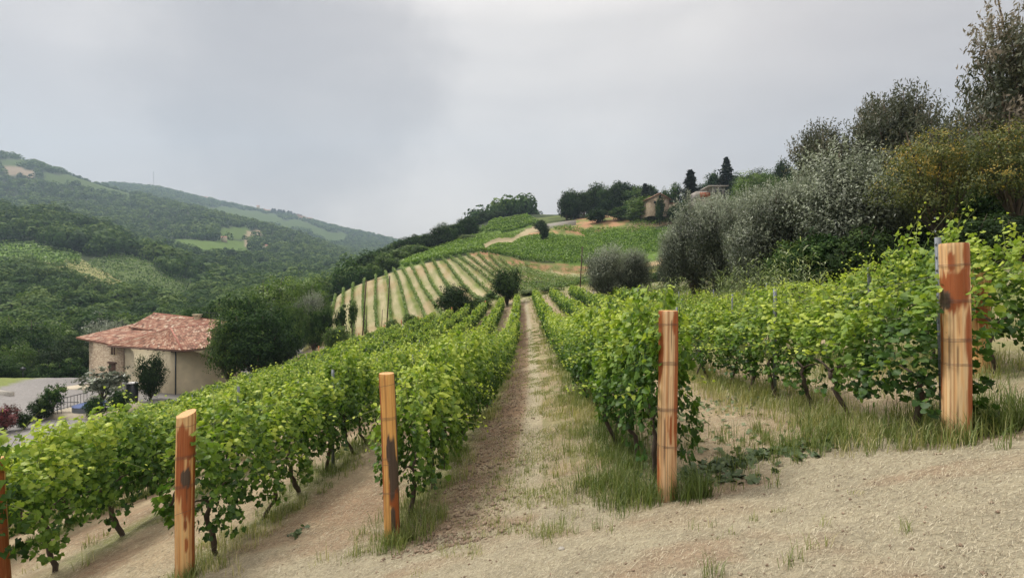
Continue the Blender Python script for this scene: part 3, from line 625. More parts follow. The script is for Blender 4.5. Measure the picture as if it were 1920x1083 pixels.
H4 = [(.30, 2, .1), (.47, 2, -.1), (.62, 2, .1), (.90, 2, 0)]
post(-3.60, 5.28, 1.80, .096, (.008, 0), 3, [(25, .80, 45, .06, 'red'), (-30, .86, 30, .07, 'red'), (5, .62, 20, .05, 'bark'), (10, .52, 26, .16, 'red'), (-38, .68, 25, .2, 'red'), (5, .34, 10, .04, 'red'), (10, .22, 9, .05, 'red'), (60, .4, 14, .5, 'red'), (8, .45, 2, .15, 'crack')],
     'peeled wooden end post with brown blotches and an oval slanted top', [(.93, 1, .06), (.735, 3, .12), (.56, 3, .1), (.41, 1, .35)], slant=.35)
post(-1.27, 5.14, 1.80, .083, (-.045, 0), 11, [(18, .46, 24, .16, 'bark'), (35, .40, 26, .09, 'bark'), (-12, .55, 9, .07, 'bark'), (45, .22, 30, .14, 'red'), (12, .14, 15, .07, 'bark'), (88, .6, 12, .6, 'bark'), (-80, .7, 16, .5, 'red'), (-5, .30, 8, .06, 'red')],
     'orange wooden end post with long black bark patches, leaning beside the path', [(.93, 1, .2), (.73, 3, .05), (.50, 2, 0), (.47, 1, .1), (.30, 2, .1)])
post(1.49, 4.60, 1.82, .091, (.0, 0), 23, [(-70, .85, 30, .2, 'red'), (62, .70, 20, .36, 'red'), (-45, .80, 16, .16, 'red'), (20, .38, 9, .08, 'red'), (-62, .14, 22, .14, 'red'), (5, .42, 6, .06, 'red'), (60, .93, 30, .06, 'red'), (-15, .3, 2, .16, 'crack'), (22, .86, 2, .1, 'crack')],
     'smooth pale wooden end post with four wire rings, in grass right at the path edge', [(.925, 2, 0), (.72, 3, -.05), (.48, 3, -.03), (.29, 2, -.08)])
post(4.17, 4.50, 1.84, .112, (-.012, 0), 31, [(-42, .71, 26, .05, 'bark'), (-20, .75, 50, .10, 'red'), (25, .80, 40, .07, 'red'), (58, .52, 22, .14, 'red'), (66, .32, 20, .26, 'red'), (80, .12, 22, .2, 'red'), (55, .93, 22, .08, 'red'), (-10, .9, 12, .05, 'red'), (-72, .5, 10, .3, 'red'), (4, .27, 2, .24, 'crack'), (-28, .42, 2, .12, 'crack')],
     'thickest wooden end post, with a long rust red streak and a dark knot', [(.885, 2, .02), (.70, 3, -.02), (.505, 3, 0), (.385, 2, -.05)], taper=-.02)
post(-6.42, 6.05, 1.75, .095, (-.06, 0), 41, [(0, .5, 60, .5, 'red'), (30, .3, 30, .2, 'red')], 'reddish wooden end post half cut off by the photo edge, buried in vine leaves', [(.9, 1, 0), (.5, 2, 0)])
post(6.95, 7.1, 1.55, .10, (0, 0), 47, [(0, .6, 30, .2, 'red')], 'wooden end post mostly hidden in vine leaves behind the thickest post', [(.9, 2, 0), (.5, 2, 0)])
# far end posts of the rows
for o_, lab in zip(ROWS_L[2:11], range(9)):
    y = yend(o_) + 1.0; x = o_ + float(xc(y)); b = MB(); hh = 1.95 + .1 * (lab % 3)
    b.tube([[0, 0, -.2], [.02, 0, .9], [0, 0, hh]], [.10, .095, .09], 10); ob = b.build('wooden_post', M['redpost'], None, (x, y, zf1(x, y)))
    tag(ob, 'short orange post closing the far end of the %s' % rowname(o_), 'post', 'orange posts at the far ends of the rows')

# galvanised metal posts inside the rows
ms = MB(); ms.box((0, 0, .8), (.05, .004, 2.1)); ms.box((-.023, .0145, .8), (.004, .025, 2.1)); ms.box((.023, .0145, .8), (.004, .025, 2.1))
for q in range(14): ms.box((-.028, .012, .35 + q * .13), (.006, .012, .02))
steel_o = ms.build('metal_stake', M['steel'], None); first = True; ns_ = 0
MP = [(4.1, 8.25, .0), (4.1, 4.80, .1), (6.7, 9.5, .05), (4.1, 14.2, .05)]
for o_ in ROWS_L + ROWS_R:
    y = ystart(o_) + (3.7 if o_ in (-3.75,) else 4.5 if o_ < 0 else 9.5)
    while y < yend(o_) - 2:
        MP.append((o_, y, random.uniform(-.02, .14))); y += 5.6
MP = [q for q in MP if abs((q[0] + float(xc(q[1]))) / q[1]) < 1.1]
for (o_, y, dz) in MP:
    ob = steel_o if first else steel_o.copy()
    if not first: COL.objects.link(ob)
    first = False; ns_ += 1
    x = o_ + float(xc(y)) + (.1 if y == 8.25 else .13 if y == 4.80 else .02); ob.location = (x, y, zf1(x, y) + dz); ob.rotation_euler = (random.gauss(0, .015), random.gauss(0, .02), random.uniform(-.2, .2))
    idx = sum(1 for q in MP if q[0] == o_ and q[1] <= y)
    tag(ob, 'grey galvanised trellis stake, %s stake along the %s' % (ordn(idx), rowname(o_)), 'stake', 'metal stakes of the vine trellis')
# trellis wires along the nearer rows
for o_ in (-6.5, -3.75, -1.39, 1.4, 4.1, 6.7):
    for hh, hn in ((.78, 'lowest'), (1.22, 'second lowest'), (1.6, 'upper')):
        ys = np.arange(ystart(o_) + .14, 40, .9); xs = o_ + xc(ys); b = MB()
        b.tube(np.stack([xs, ys, zf(xs, ys) + hh + .01 * np.sin(ys)], 1), .002, 4, cap=False)
        ob = b.build('trellis_wire', M['wiregrey']); tag(ob, '%s thin trellis wire along the %s' % (hn, rowname(o_)), 'wire', 'trellis wires of the vine rows')

# ------------------------------------------------------------------ grass, straw, cut leaves
def blades(P, h, w, rg, tone, lean=.75):
    n = len(P); a = rg.uniform(0, 2 * math.pi, n); d = np.stack([np.cos(a), np.sin(a), np.zeros(n)], 1); s = np.stack([-np.sin(a), np.cos(a), np.zeros(n)], 1)
    h = np.broadcast_to(h, (n,))[:, None]; w = np.broadcast_to(w, (n,))[:, None]; l = (rg.random(n)[:, None] * lean + .08) * h; up = np.array([0, 0, 1.])
    a0 = P - s * w * .5; a1 = P + s * w * .5; m0 = P + d * l * .35 + up * h * .55 - s * w * .4; m1 = P + d * l * .35 + up * h * .55 + s * w * .4; tp = P + d * l + up * h * (1 - .35 * l / h)
    V = np.stack([a0, a1, m1, m0, tp], 1).reshape(-1, 3); b = np.arange(n)[:, None] * 5
    return V, (b + np.array([[0, 1, 2, 3]])), (b + np.array([[3, 2, 4]])), np.repeat(tone, 5)
rg = np.random.default_rng(17)
BP, BH, BT, BW = [], [], [], []
def tufts(xs, ys, nb, rad, h, tone, dens=1):
    k = len(xs); n = k * nb; px = np.repeat(xs, nb) + rg.normal(0, 1, n) * np.repeat(np.broadcast_to(rad, (k,)), nb); py = np.repeat(ys, nb) + rg.normal(0, 1, n) * np.repeat(np.broadcast_to(rad, (k,)), nb)
    pz = zf(px, py) - .01
    BP.append(np.stack([px, py, pz], 1)); BH.append(np.repeat(np.broadcast_to(h, (k,)), nb) * rg.uniform(.45, 1.15, n)); BT.append(np.clip(np.repeat(np.broadcast_to(tone, (k,)), nb) + rg.normal(0, .13, n), 0, 1)); BW.append(np.clip(.0016 * np.hypot(px, py) ** .75, .003, .03))
for o_ in ROWS_L + ROWS_R:
    for (a, b_, per, nb, hh) in ((0, 9, 26, 16, .22), (9, 20, 14, 9, .24), (20, 40, 5, 8, .28), (40, 76, 2, 7, .32)):
        y0 = ystart(o_) - .3 + a; y1 = min(ystart(o_) - .3 + b_, yend(o_))
        if y1 <= y0 or (o_ < -20 and a < 9): continue
        k = int((y1 - y0) * per * (1.7 if o_ > 0 else 1.4 if o_ > -10 else 1)); ys = rg.uniform(y0, y1, k); side = rg.normal(0, .26, k); 
        if o_ in (1.4, 4.1, 6.7): side = rg.normal(-.18 if o_ == 1.4 else -.05, .38, k)
        boost = 1.45 if o_ in (1.4, 4.1, 6.7) else 1.0
        keep = fbm((o_ + side) * 1.1, ys * .8, 44) > (.30 if o_ > 1 else .42); ys = ys[keep]; side = side[keep]
        tufts(o_ + xc(ys) + side, ys, nb, .06, hh * boost * rg.uniform(.5, 1.2, len(ys)), np.clip(.32 + .5 * (fbm((o_ + side) * .8, ys * .5, 51) - .4) * 2 + np.abs(side) * .4, .1, .95))
# around the posts
for (x, y, r_, k, hh, tn) in ((1.62, 4.45, .12, 34, .34, .18), (1.25, 4.75, .16, 36, .30, .25), (-1.15, 5.0, .12, 30, .26, .45), (-3.5, 5.2, .12, 20, .2, .5), (4.5, 4.55, .2, 60, .36, .25), (3.9, 4.9, .35, 60, .30, .4), (3.2, 5.5, .5, 80, .28, .42), (5.0, 5.2, .3, 50, .35, .3), (1.05, 5.4, .2, 50, .28, .3), (-1.0, 5.4, .18, 30, .28, .5), (.35, 4.2, .22, 16, .16, .5), (-.1, 4.6, .25, 14, .12, .6), (.3, 5.4, .3, 18, .12, .55), (0, 6.3, .3, 20, .12, .5), (.4, 7.0, .3, 20, .12, .45), (-.5, 4.4, .2, 8, .1, .7)):
    tufts(x + rg.normal(0, r_, k), y + rg.normal(0, r_, k), 14, .035, hh, tn)
for (x, y, k, hh, tn) in ((1.12, 2.62, 5, .17, .35), (1.55, 2.6, 3, .16, .45), (1.75, 2.75, 2, .12, .6), (1.72, 3.45, 2, .09, .6), (1.35, 3.45, 2, .11, .55), (1.95, 3.0, 1, .12, .6), (2.0, 3.55, 2, .06, .6), (1.45, 3.2, 2, .08, .5), (2.6, 3.6, 2, .05, .7), (2.2, 2.7, 2, .13, .6)):
    tufts(x + rg.normal(0, .035, k), y + rg.normal(0, .03, k), 9, .02, hh, tn)
# low patchy growth in the path and over the slope between the trees and the rows
k = 4200; ys = 5 + 40 * rg.random(k) ** 1.6; xs = xc(ys) + rg.normal(.35, .5, k); kp = fbm(xs * 2, ys * 1.2, 61) > .52; tufts(xs[kp], ys[kp], 12, .10, .06, rg.uniform(.4, .75, kp.sum()))
k = 5200; ys = rg.uniform(5.5, 60, k); xs = xc(ys) + rg.uniform(4.8, 22, k); kp = (fbm(xs * .7, ys * .7, 62) > .42) & (xs / ys < 1.2); tufts(xs[kp], ys[kp], 10, .12, .32, rg.uniform(.25, .7, kp.sum()))
k = 5000; ys = rg.uniform(76, 140, k); xs = rg.uniform(-6, 34, k); kp = (fbm(xs * .2, ys * .2, 63) > .42); tufts(xs[kp], ys[kp], 8, .3, .7, rg.uniform(.2, .85, kp.sum()))
P_ = np.concatenate(BP); V, Q, T, tn = blades(P_, np.concatenate(BH), np.concatenate(BW), rg, np.concatenate(BT))
tag(link('grass', mk_mesh('grass', V, quads=Q, tris=T, mats=(M['grass'],), attrs={'tone': tn})), 'green and drying grass along the vine rows and path edges', 'grass', kind='stuff')
print('blades', len(P_))
# straw: dry mown stalks lying flat
n = 190000; ang = rg.uniform(-.86, .86, n); d = 2.0 + 9.5 * rg.random(n) ** 1.25; px = d * np.sin(ang); py = d * np.cos(ang); px = np.concatenate([px, xc(np.linspace(6, 24, 9000)) + rg.normal(0, .8, 9000)]); py = np.concatenate([py, np.linspace(6, 24, 9000)])
kp = fbm(px * .9, py * .9, 71) + .15 * rg.random(len(px)) > .42; px = px[kp]; py = py[kp]; n = len(px)
a = rg.normal(.25, .75, n); L = rg.gamma(2.2, .011, n).clip(.008, .12) * np.clip(np.hypot(px, py) / 5, .7, 1.6); w = .0011 + .00028 * np.hypot(px, py)
t1 = np.stack([np.cos(a), np.sin(a), np.zeros(n)], 1); s1 = np.stack([-np.sin(a), np.cos(a), np.zeros(n)], 1)
def onz(x, y, h): return np.stack([x, y, zf(x, y) + h], 1)
h0 = rg.uniform(.002, .012, n); h1 = h0 + rg.uniform(-.004, .016, n)
A0 = onz(px - t1[:, 0] * L / 2, py - t1[:, 1] * L / 2, h0); B0 = onz(px + t1[:, 0] * L / 2, py + t1[:, 1] * L / 2, h1); ww = (w / 2)[:, None]
V = np.stack([A0 - s1 * ww, B0 - s1 * ww, B0 + s1 * ww, A0 + s1 * ww], 1).reshape(-1, 3)
tag(link('straw', mk_mesh('straw', V, quads=np.arange(4 * n).reshape(n, 4), mats=(M['straw'],), attrs={'tone': np.repeat(np.clip(np.where(rg.random(n) < .22, rg.normal(.08, .1, n), rg.normal(.6, .22, n)), 0, 1), 4)})), 'dry mown stalks strewn over the bare ground', 'straw', kind='stuff')
# vine prunings dropped on the ground between the last two posts
cl = []
for (cx, cy, sx, sy, k, ta) in ((1.95, 5.15, .28, .14, 150, .2), (2.5, 5.3, .35, .12, 150, .35), (3.1, 5.3, .35, .10, 110, .45), (2.1, 4.85, .22, .10, 60, .3), (3.0, 4.95, .1, .05, 20, .4), (2.35, 4.62, .05, .03, 9, .3), (3.4, 5.05, .08, .04, 10, .5), (2.4, 7.0, .6, .6, 160, .7), (3.0, 8.6, .6, .6, 160, .75), (4.3, 8.3, .9, .4, 150, .8), (-2.7, 6.0, .06, .08, 14, .3), (2.6, 6.0, .5, .3, 40, .6)):
    cl.append(np.stack([cx + rg.normal(0, sx, k), cy + rg.normal(0, sy, k), np.full(k, ta)], 1))
cl = np.concatenate(cl); P = onz(cl[:, 0], cl[:, 1], rg.uniform(.01, .05, len(cl))); Nn = unit(rg.normal(0, .6, (len(cl), 3)) + np.array([0, 0, 1.]))
V, Fc, tn = vine_leaves(P, Nn, rg.uniform(.05, .12, len(cl)), rg, np.clip(cl[:, 2] + rg.normal(0, .15, len(cl)), 0, 1), droop=0)
tag(link('cut_leaves', mk_mesh('cut_leaves', V, tris=Fc, mats=(M['cut'],), attrs={'tone': tn})), 'wilting trimmed vine leaves scattered on the ground between posts', 'leaves', kind='stuff')
# clods of soil in the tilled lane and crumbs over the bare ground
rc = np.random.default_rng(71); n = 5200; ys = 4.6 + 20 * rc.random(n) ** 1.7; xs = xc(ys) + rc.normal(-.72, .3, n); n2_ = 2600; an = rc.uniform(-.8, .8, n2_); dd = rc.uniform(2.3, 7, n2_)
xs = np.concatenate([xs, dd * np.sin(an)]); ys = np.concatenate([ys, dd * np.cos(an)]); rr_ = rc.gamma(1.6, .0075, len(xs)).clip(.004, .035); rr_[n:] *= .45
oc = np.array([[1, 0, 0], [0, 1, 0], [-1, 0, 0], [0, -1, 0], [0, 0, .8], [0, 0, -.6]], float); of = np.array([[0, 1, 4], [1, 2, 4], [2, 3, 4], [3, 0, 4], [1, 0, 5], [2, 1, 5], [3, 2, 5], [0, 3, 5]])
V = (onz(xs, ys, rr_ * .3)[:, None] + oc[None] * rr_[:, None, None] * rc.uniform(.55, 1.35, (len(xs), 6, 1))).reshape(-1, 3); Tt = (np.arange(len(xs))[:, None, None] * 6 + of[None]).reshape(-1, 3)
M['clod'] = simple('soil_clod', (.25, .185, .13), .95, 3, .35)
tag(link('soil_clods', mk_mesh('soil_clods', V, tris=Tt, mats=(M['clod'],), smooth=True)), 'brown clods of tilled soil along the path', 'soil', kind='stuff')
# pebbles and one stone
def rock(name, x, y, r, seed, label):
    b = MB(); g = np.random.default_rng(seed); P, Qs = [], []
    for i in range(7):
        th = math.pi * i / 6
        for j in range(10): ph = 2 * math.pi * j / 10; q = r * (1 + .25 * (g.random() - .5)); P.append([q * math.sin(th) * math.cos(ph), q * .8 * math.sin(th) * math.sin(ph), q * .6 * math.cos(th)])
    for i in range(6):
        for j in range(10): Qs.append([i * 10 + j, (i + 1) * 10 + j, (i + 1) * 10 + (j + 1) % 10, i * 10 + (j + 1) % 10])
    b.add(P, Qs); return tag(b.build(name, M['stone'], None, (x, y, zf1(x, y) + r * .3), smooth=True), label, 'stone')
rock('stone', .385, 3.72, .026, 4, 'small pale stone on the bare ground in front of the path')
# ------------------------------------------------------------------ trees
def crown_trunk(seed, kind):
    """returns crown arrays and a trunk MB for a tree of height 1 and crown radius ~.45 (scaled by the caller)"""
    rg = np.random.default_rng(seed); P, Nn, T, L = [], [], [], []; tr = MB()
    spec = dict(broad=(5200, .040, 11, .27, .06), bush=(5200, .042, 10, .30, .0), dense=(13000, .027, 14, .25, .03), olive=(34000, .023, 15, .23, .0), locust=(12500, .026, 26, .115, .22), gold=(14000, .022, 13, .19, .34), small=(1500, .055, 6, .28, .25), reed=(900, .16, 1, .3, 0))[kind]
    n, ls, nl, lr, z0 = spec
    cent = []
    for k in range(nl):
        for _ in range(30):
            v = rg.normal(size=3); v /= np.linalg.norm(v); v *= rg.uniform(.35, 1) ** .6
            c = np.array([v[0] * .30, v[1] * .30, z0 + (1 - z0) * .5 + v[2] * (1 - z0 - lr * 1.1) * .5])
            if kind in ('locust',): c[:2] *= 1.25
            if all(np.linalg.norm(c - q) > lr * .62 for q in cent): break
        cent.append(c)
    per = n // nl; asp = {'olive': .34, 'locust': .34, 'gold': .42, 'reed': .08}.get(kind, .62)
    for c in cent:
        r = lr * rg.uniform(.75, 1.15); nc = max(6, int(per / 26)); lt = rg.normal(0, .15)
        for j in range(nc):
            d = rg.normal(size=3); d /= np.linalg.norm(d); d[2] = d[2] * .85 + .12
            q = c + d * r * rg.uniform(.62, 1.08); m = per // nc; cr = lr * rg.uniform(.10, .22) * (1.3 if kind == 'locust' else 1)
            ct = lt + rg.normal(0, .17)
            off = rg.normal(size=(m, 3)) * cr * (np.array([.75, .75, 1.35]) if kind == 'olive' else np.array([1, 1, .7]))
            P.append(q + off); Nn.append(unit(d * 1.0 + off / cr * .35 + np.array([0, 0, .35]) + rg.normal(0, .45, (m, 3))))
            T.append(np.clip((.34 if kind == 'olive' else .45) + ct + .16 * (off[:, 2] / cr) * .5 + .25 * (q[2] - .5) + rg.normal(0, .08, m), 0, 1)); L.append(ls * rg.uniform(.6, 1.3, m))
        if kind in ('olive', 'locust'):
            for j in range(60 if kind == 'olive' else 40):      # loose sprays standing out of the crown
                d = rg.normal(size=3); d[2] = abs(d[2]) + .3; d /= np.linalg.norm(d); q = c + d * r * .95; m = 12; t = np.linspace(0, 1, m)[:, None]
                P.append(q + (d + np.array([.25, 0, .2])) * t * lr * (.42 if kind == 'olive' else .95) + rg.normal(0, .006, (m, 3))); Nn.append(unit(rg.normal(size=(m, 3)) + d)); T.append(np.clip((.62 + .35 * np.linspace(0, 1, m) if kind == 'olive' else .66) + lt + rg.normal(0, .1, m), 0, 1)); L.append(ls * rg.uniform(.8, 1.3, m))
        base = np.array([rg.normal(0, .012), rg.normal(0, .012), z0 * rg.uniform(.3, .9) + .02]); mid = (base + c) / 2 + rg.normal(0, .03, 3)
        tr.tube([base, mid, c, c + (c - mid) * .5], [.016, .011, .006, .003], 6)
    if kind != 'reed':      # inner foliage that closes the crown
        core = []
        for c in cent:
            m = int(n * {'locust': .02, 'gold': .06}.get(kind, .16) / nl) + 1; d = unit(rg.normal(size=(m, 3))); core.append(c + d * lr * rg.uniform(.15, .8, m)[:, None])
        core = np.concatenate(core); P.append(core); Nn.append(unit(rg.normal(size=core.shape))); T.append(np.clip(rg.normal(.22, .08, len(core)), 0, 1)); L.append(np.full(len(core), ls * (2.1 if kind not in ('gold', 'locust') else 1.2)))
    P = np.concatenate(P); P[:, 2] *= .97 / np.percentile(P[:, 2], 99.6); rad_ = np.percentile(np.hypot(P[:, 0], P[:, 1]), 97); P[:, :2] *= .47 / rad_; lo = P[:, 2] < .01; P[lo, 2] = .01 + rg.random(lo.sum()) * .05
    rt = .026 if kind not in ('gold', 'small') else .018
    tr.tube([[0, 0, -.06], [.01, 0, z0 * .5 + .02], [0, .01, z0 + .05], [.01, 0, .5]], [rt * 1.3, rt, rt * .8, rt * .35], 9)
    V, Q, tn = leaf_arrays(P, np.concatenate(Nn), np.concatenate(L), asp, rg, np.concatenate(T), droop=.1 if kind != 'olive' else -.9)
    return V, Q, tn, tr
def conifer(seed):
    rg = np.random.default_rng(seed); P, D, T = [], [], []; tr = MB(); tr.tube([[0, 0, -.05], [0, 0, .5], [0, 0, 1]], [.02, .012, .002], 7); Vs, Ts = [], []
    for k in range(34):
        z = .08 + .90 * (k / 33) ** .9; R_ = (.28 * (1 - z) ** .9 + .010) * rg.uniform(.5, 1.35)
        for j in range(7):
            a = rg.uniform(0, 6.28); rr = R_ * rg.uniform(.65, 1.1); e = np.array([math.cos(a) * rr, math.sin(a) * rr, z - rr * .25 + .03]); s = np.array([0, 0, z]); tr.tube([s, e], [.003, .001], 3, cap=False)
            m = 14; t = rg.uniform(.15, 1, m)[:, None]; P.append(s + (e - s) * t + rg.normal(0, .010, (m, 3)) + np.array([0, 0, -.01])); T.append(np.clip(.3 + t[:, 0] * .5 + rg.normal(0, .12, m), 0, 1)); D.append(rg.normal(0, .5, (m, 3)) + np.array([0, 0, 1.]))
    V, Q, tn = leaf_arrays(np.concatenate(P), unit(np.concatenate(D)), .06, .5, rg, np.concatenate(T), droop=.3); return V, Q, tn, tr
TREE = {}
def tree_src(kind, matk, var):
    key = (kind, matk, var)
    if key not in TREE:
        seed = 900 + sum(map(ord, kind)) * 7 + var * 13
        V, Q, tn, tr = conifer(seed) if kind == 'conifer' else crown_trunk(seed, kind)
        TREE[key] = (mk_mesh('crown', V, quads=Q, mats=(M[matk],), attrs={'tone': tn}), mk_mesh('trunk', np.concatenate(tr.V), quads=np.concatenate(tr.Q), tris=np.concatenate(tr.T) if tr.T else None, mats=(M['bark'],), smooth=True))
    return TREE[key]
def tree(kind, matk, u, vtop, Y, wpx, label, cat='tree', group=None, name=None, var=None, vbase=None, rz=None):
    """a tree standing on the land in direction u at distance Y; its height and width are worked out once from the photograph"""
    x, y, z = gpt(u, Y)
    if vbase is not None: z = min(z, (CV - vbase) / F * Y)
    h = max(1., (CV - vtop) / F * Y - z); w = wpx / F * Y
    c, t = tree_src(kind, matk, random.randrange(3) if var is None else var)
    r = empty(name or ('conifer_tree' if kind == 'conifer' else 'broadleaf_tree'), (x, y, z), label, cat, group, random.uniform(0, 6.28) if rz is None else rz)
    wr = {'conifer': .24, 'locust': 1.0, 'gold': .95}.get(kind, .92); r.scale = (w / wr, w / wr, h)
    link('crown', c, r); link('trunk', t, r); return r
G1 = 'olive trees above the vineyard'
tree('olive', 'olive', 1143, 458, 54, 92, 'rounded silvery olive standing beside the thin utility pole', group=G1, name='olive_tree')
tree('olive', 'olive', 1186, 466, 55, 76, 'smaller greener olive touching the silvery one by the utility pole', group=G1, name='olive_tree')
for (u, vt, Y, w, lab) in ((1262, 425, 47, 70, 'low olive at the outer end of the olive row'), (1300, 366, 42, 104, 'tall grey olive at the thin end of the olive row'), (1348, 358, 39, 120, 'broad silvery olive, second big one in the olive row'), (1440, 348, 30, 150, 'silvery olive with a dark green hollow at its foot'), (1402, 352, 34, 90, 'narrow olive squeezed between two bigger olives'), (1575, 275, 26, 240, 'largest olive tree, wide grey crown below the feathery treetops'), (1500, 330, 30, 110, 'olive with pale upright sprays beside the largest olive')):
    tree('olive', 'olive', u, vt, Y, w, lab, group=G1, name='olive_tree')
for (u, vt, Y, w, k, mk_, lab) in ((1690, 150, 31, 210, 'locust', 'locust', 'tallest feathery tree with purplish leaves rising over the olives'), (1560, 225, 33, 150, 'locust', 'locust', 'smaller feathery tree behind the largest olive'), (1800, 205, 33, 150, 'locust', 'locust', 'low feathery tree between the tallest tree and the photo edge'), (1620, 190, 35, 130, 'locust', 'locust', 'feathery grey treetop directly beside the tallest tree'),
        (1975, -40, 20, 290, 'locust', 'locust', 'big windblown tree at the photo edge with reddish leaves against the sky'), (1930, 190, 22, 190, 'dense', 'broad', 'dark shady tree under the windblown one'), (1760, 238, 21, 190, 'gold', 'gold', 'yellowing tree with a forked trunk showing below its crown'), (1900, 225, 19, 190, 'gold', 'gold', 'second yellowing tree against the dark shady tree'),
        (1650, 330, 27, 170, 'dense', 'broad', 'dark evergreen in the shade behind the yellowing tree'), (1720, 340, 29, 160, 'dense', 'broad', 'dark tree filling the gap behind the forked trunk'), (1860, 330, 24, 180, 'dense', 'broad', 'dark tree in the shade behind the thickest post')):
    tree(k, mk_, u, vt, Y, w, lab, name='feathery_tree' if k == 'locust' else 'yellowing_tree' if k == 'gold' else 'broadleaf_tree')
# dark undergrowth bushes along the bank
for i, (u, vt, Y, w) in enumerate(((1540, 430, 23, 120), (1620, 420, 21, 120), (1830, 400, 18, 130), (1700, 462, 20, 110), (1920, 400, 16, 130), (1770, 450, 24, 120), (1480, 450, 26, 90))):
    tree('bush', 'dark' if i % 3 else 'broad', u, vt, Y, w, ['dark bush at the foot of the largest olive', 'dark bush just in front of the dark evergreen', 'dark bush seen over the thickest post', 'dark bush under the forked trunk', 'dark bush at the photo edge above the leafy post', 'broad bush behind the forked trunk', 'dark bush at the foot of the pale upright olive'][i], 'bush', name='bush')
# reeds in front of the olives
def reeds(x0, y0, n, h, label, seed):
    rg = np.random.default_rng(seed); VV, QQ, TT, m0 = [], [], [], 0; P, Nn, L, Tn = [], [], [], []; st = MB(); z0 = zf1(x0, y0)
    for k in range(n):
        b = np.array([rg.normal(0, .55), rg.normal(0, .4), 0]); b[2] = zf1(x0 + b[0], y0 + b[1]) - z0; hh = h * rg.uniform(.55, 1.05); ln = np.array([rg.normal(.05, .16), rg.normal(0, .12), 1.]); st.tube([b, b + ln * hh * .5, b + ln * hh], [.010, .008, .004], 4, cap=False)
        m = 16; t = rg.uniform(.15, 1.05, m)[:, None]; a = rg.uniform(0, 6.28, m); d = np.stack([np.cos(a), np.sin(a), np.full(m, .55)], 1)
        q0 = b + ln * hh * t; L_ = rg.uniform(.25, .5, m)[:, None]; sd_ = np.stack([-np.sin(a), np.cos(a), 0 * a], 1) * .022; q1 = q0 + d * L_ * .6; q2 = q0 + d * L_ * np.array([1.1, 1.1, .75])
        V = np.stack([q0, q1 - sd_, q2, q1 + sd_], 1).reshape(-1, 3); VV.append(V); QQ.append(np.arange(4 * m).reshape(m, 4) + m0); m0 += 4 * m; TT.append(np.repeat(np.clip(rg.normal(.6, .22, m), 0, 1), 4))
    r = empty('reed_clump', (x0, y0, z0), label, 'reeds', 'reed clumps by the olives')
    link('foliage', mk_mesh('foliage', np.concatenate(VV), quads=np.concatenate(QQ), mats=(M['reed'],), attrs={'tone': np.concatenate(TT)}), r); st.build('stem', M['reed'], r)['kind'] = 'stuff'
for i, (u, Y, n, h, lab) in enumerate(((1405, 24, 60, 3.0, 'tallest reed clump in front of the olive with the dark hollow'), (1360, 27, 50, 2.6, 'pale reed clump before the broad silvery olive'), (1240, 36, 50, 2.6, 'reed clump between the utility pole olives and the olive row'), (1270, 34, 40, 2.4, 'reed clump before the low olive'), (1215, 42, 40, 2.2, 'small reed clump beside the smaller greener olive'), (1450, 22, 30, 2.6, 'thin reed clump before the narrow olive'), (1130, 60, 36, 1.8, 'far reed clump under the utility pole'), (1500, 20, 26, 3.0, 'few tall reeds before the largest olive'))):
    x, y, z = gpt(u, Y); reeds(x, y, n, h, lab, 60 + i)
# the two dark round trees at the far end of the rows and scrub round them
tree('dense', 'dark', 951, 500, 80, 62, 'dark round tree standing at the end of the dirt path', name='round_tree')
tree('dense', 'dark', 850, 530, 80, 72, 'dark round tree to the west of the path end', name='round_tree')
sb_ = [(905, 553, 82, 46), (880, 560, 80, 34), (990, 545, 88, 50), (1030, 552, 86, 46), (1062, 540, 95, 50), (1010, 528, 102, 44), (800, 592, 76, 30), (735, 596, 79, 36), (640, 608, 74, 42), (622, 612, 72, 36), (1085, 532, 96, 44), (1110, 522, 104, 50), (1150, 516, 104, 40), (920, 548, 90, 30), (770, 585, 79, 34), (1220, 508, 75, 60), (1250, 500, 70, 60), (1190, 520, 70, 60)]
for i, (u, vt, Y, w) in enumerate(sb_):
    tree('bush', ['bright', 'broad', 'reed'][i % 3] if u > 870 else 'bright', u, vt, Y, w, 'leafy scrub bush at the far edge of the vineyard, %s from the farmhouse side' % ordn(1 + sorted(q[0] for q in sb_).index(u)), 'bush', 'scrub bushes beyond the vine rows', name='bush')
# little orchard trees under the striped hillside
for (u, vt, Y, w, lab) in ((640, 565, 84, 26, 'dark young fruit tree nearest the two poles'), (610, 575, 82, 30, 'young fruit tree in the middle of the little orchard'), (592, 582, 80, 24, 'young fruit tree at the lower end of the orchard'), (660, 560, 86, 24, 'young fruit tree right behind the first leaning pole')):
    tree('small', 'broad', u, vt, Y, w, lab, name='fruit_tree', group='young fruit trees')
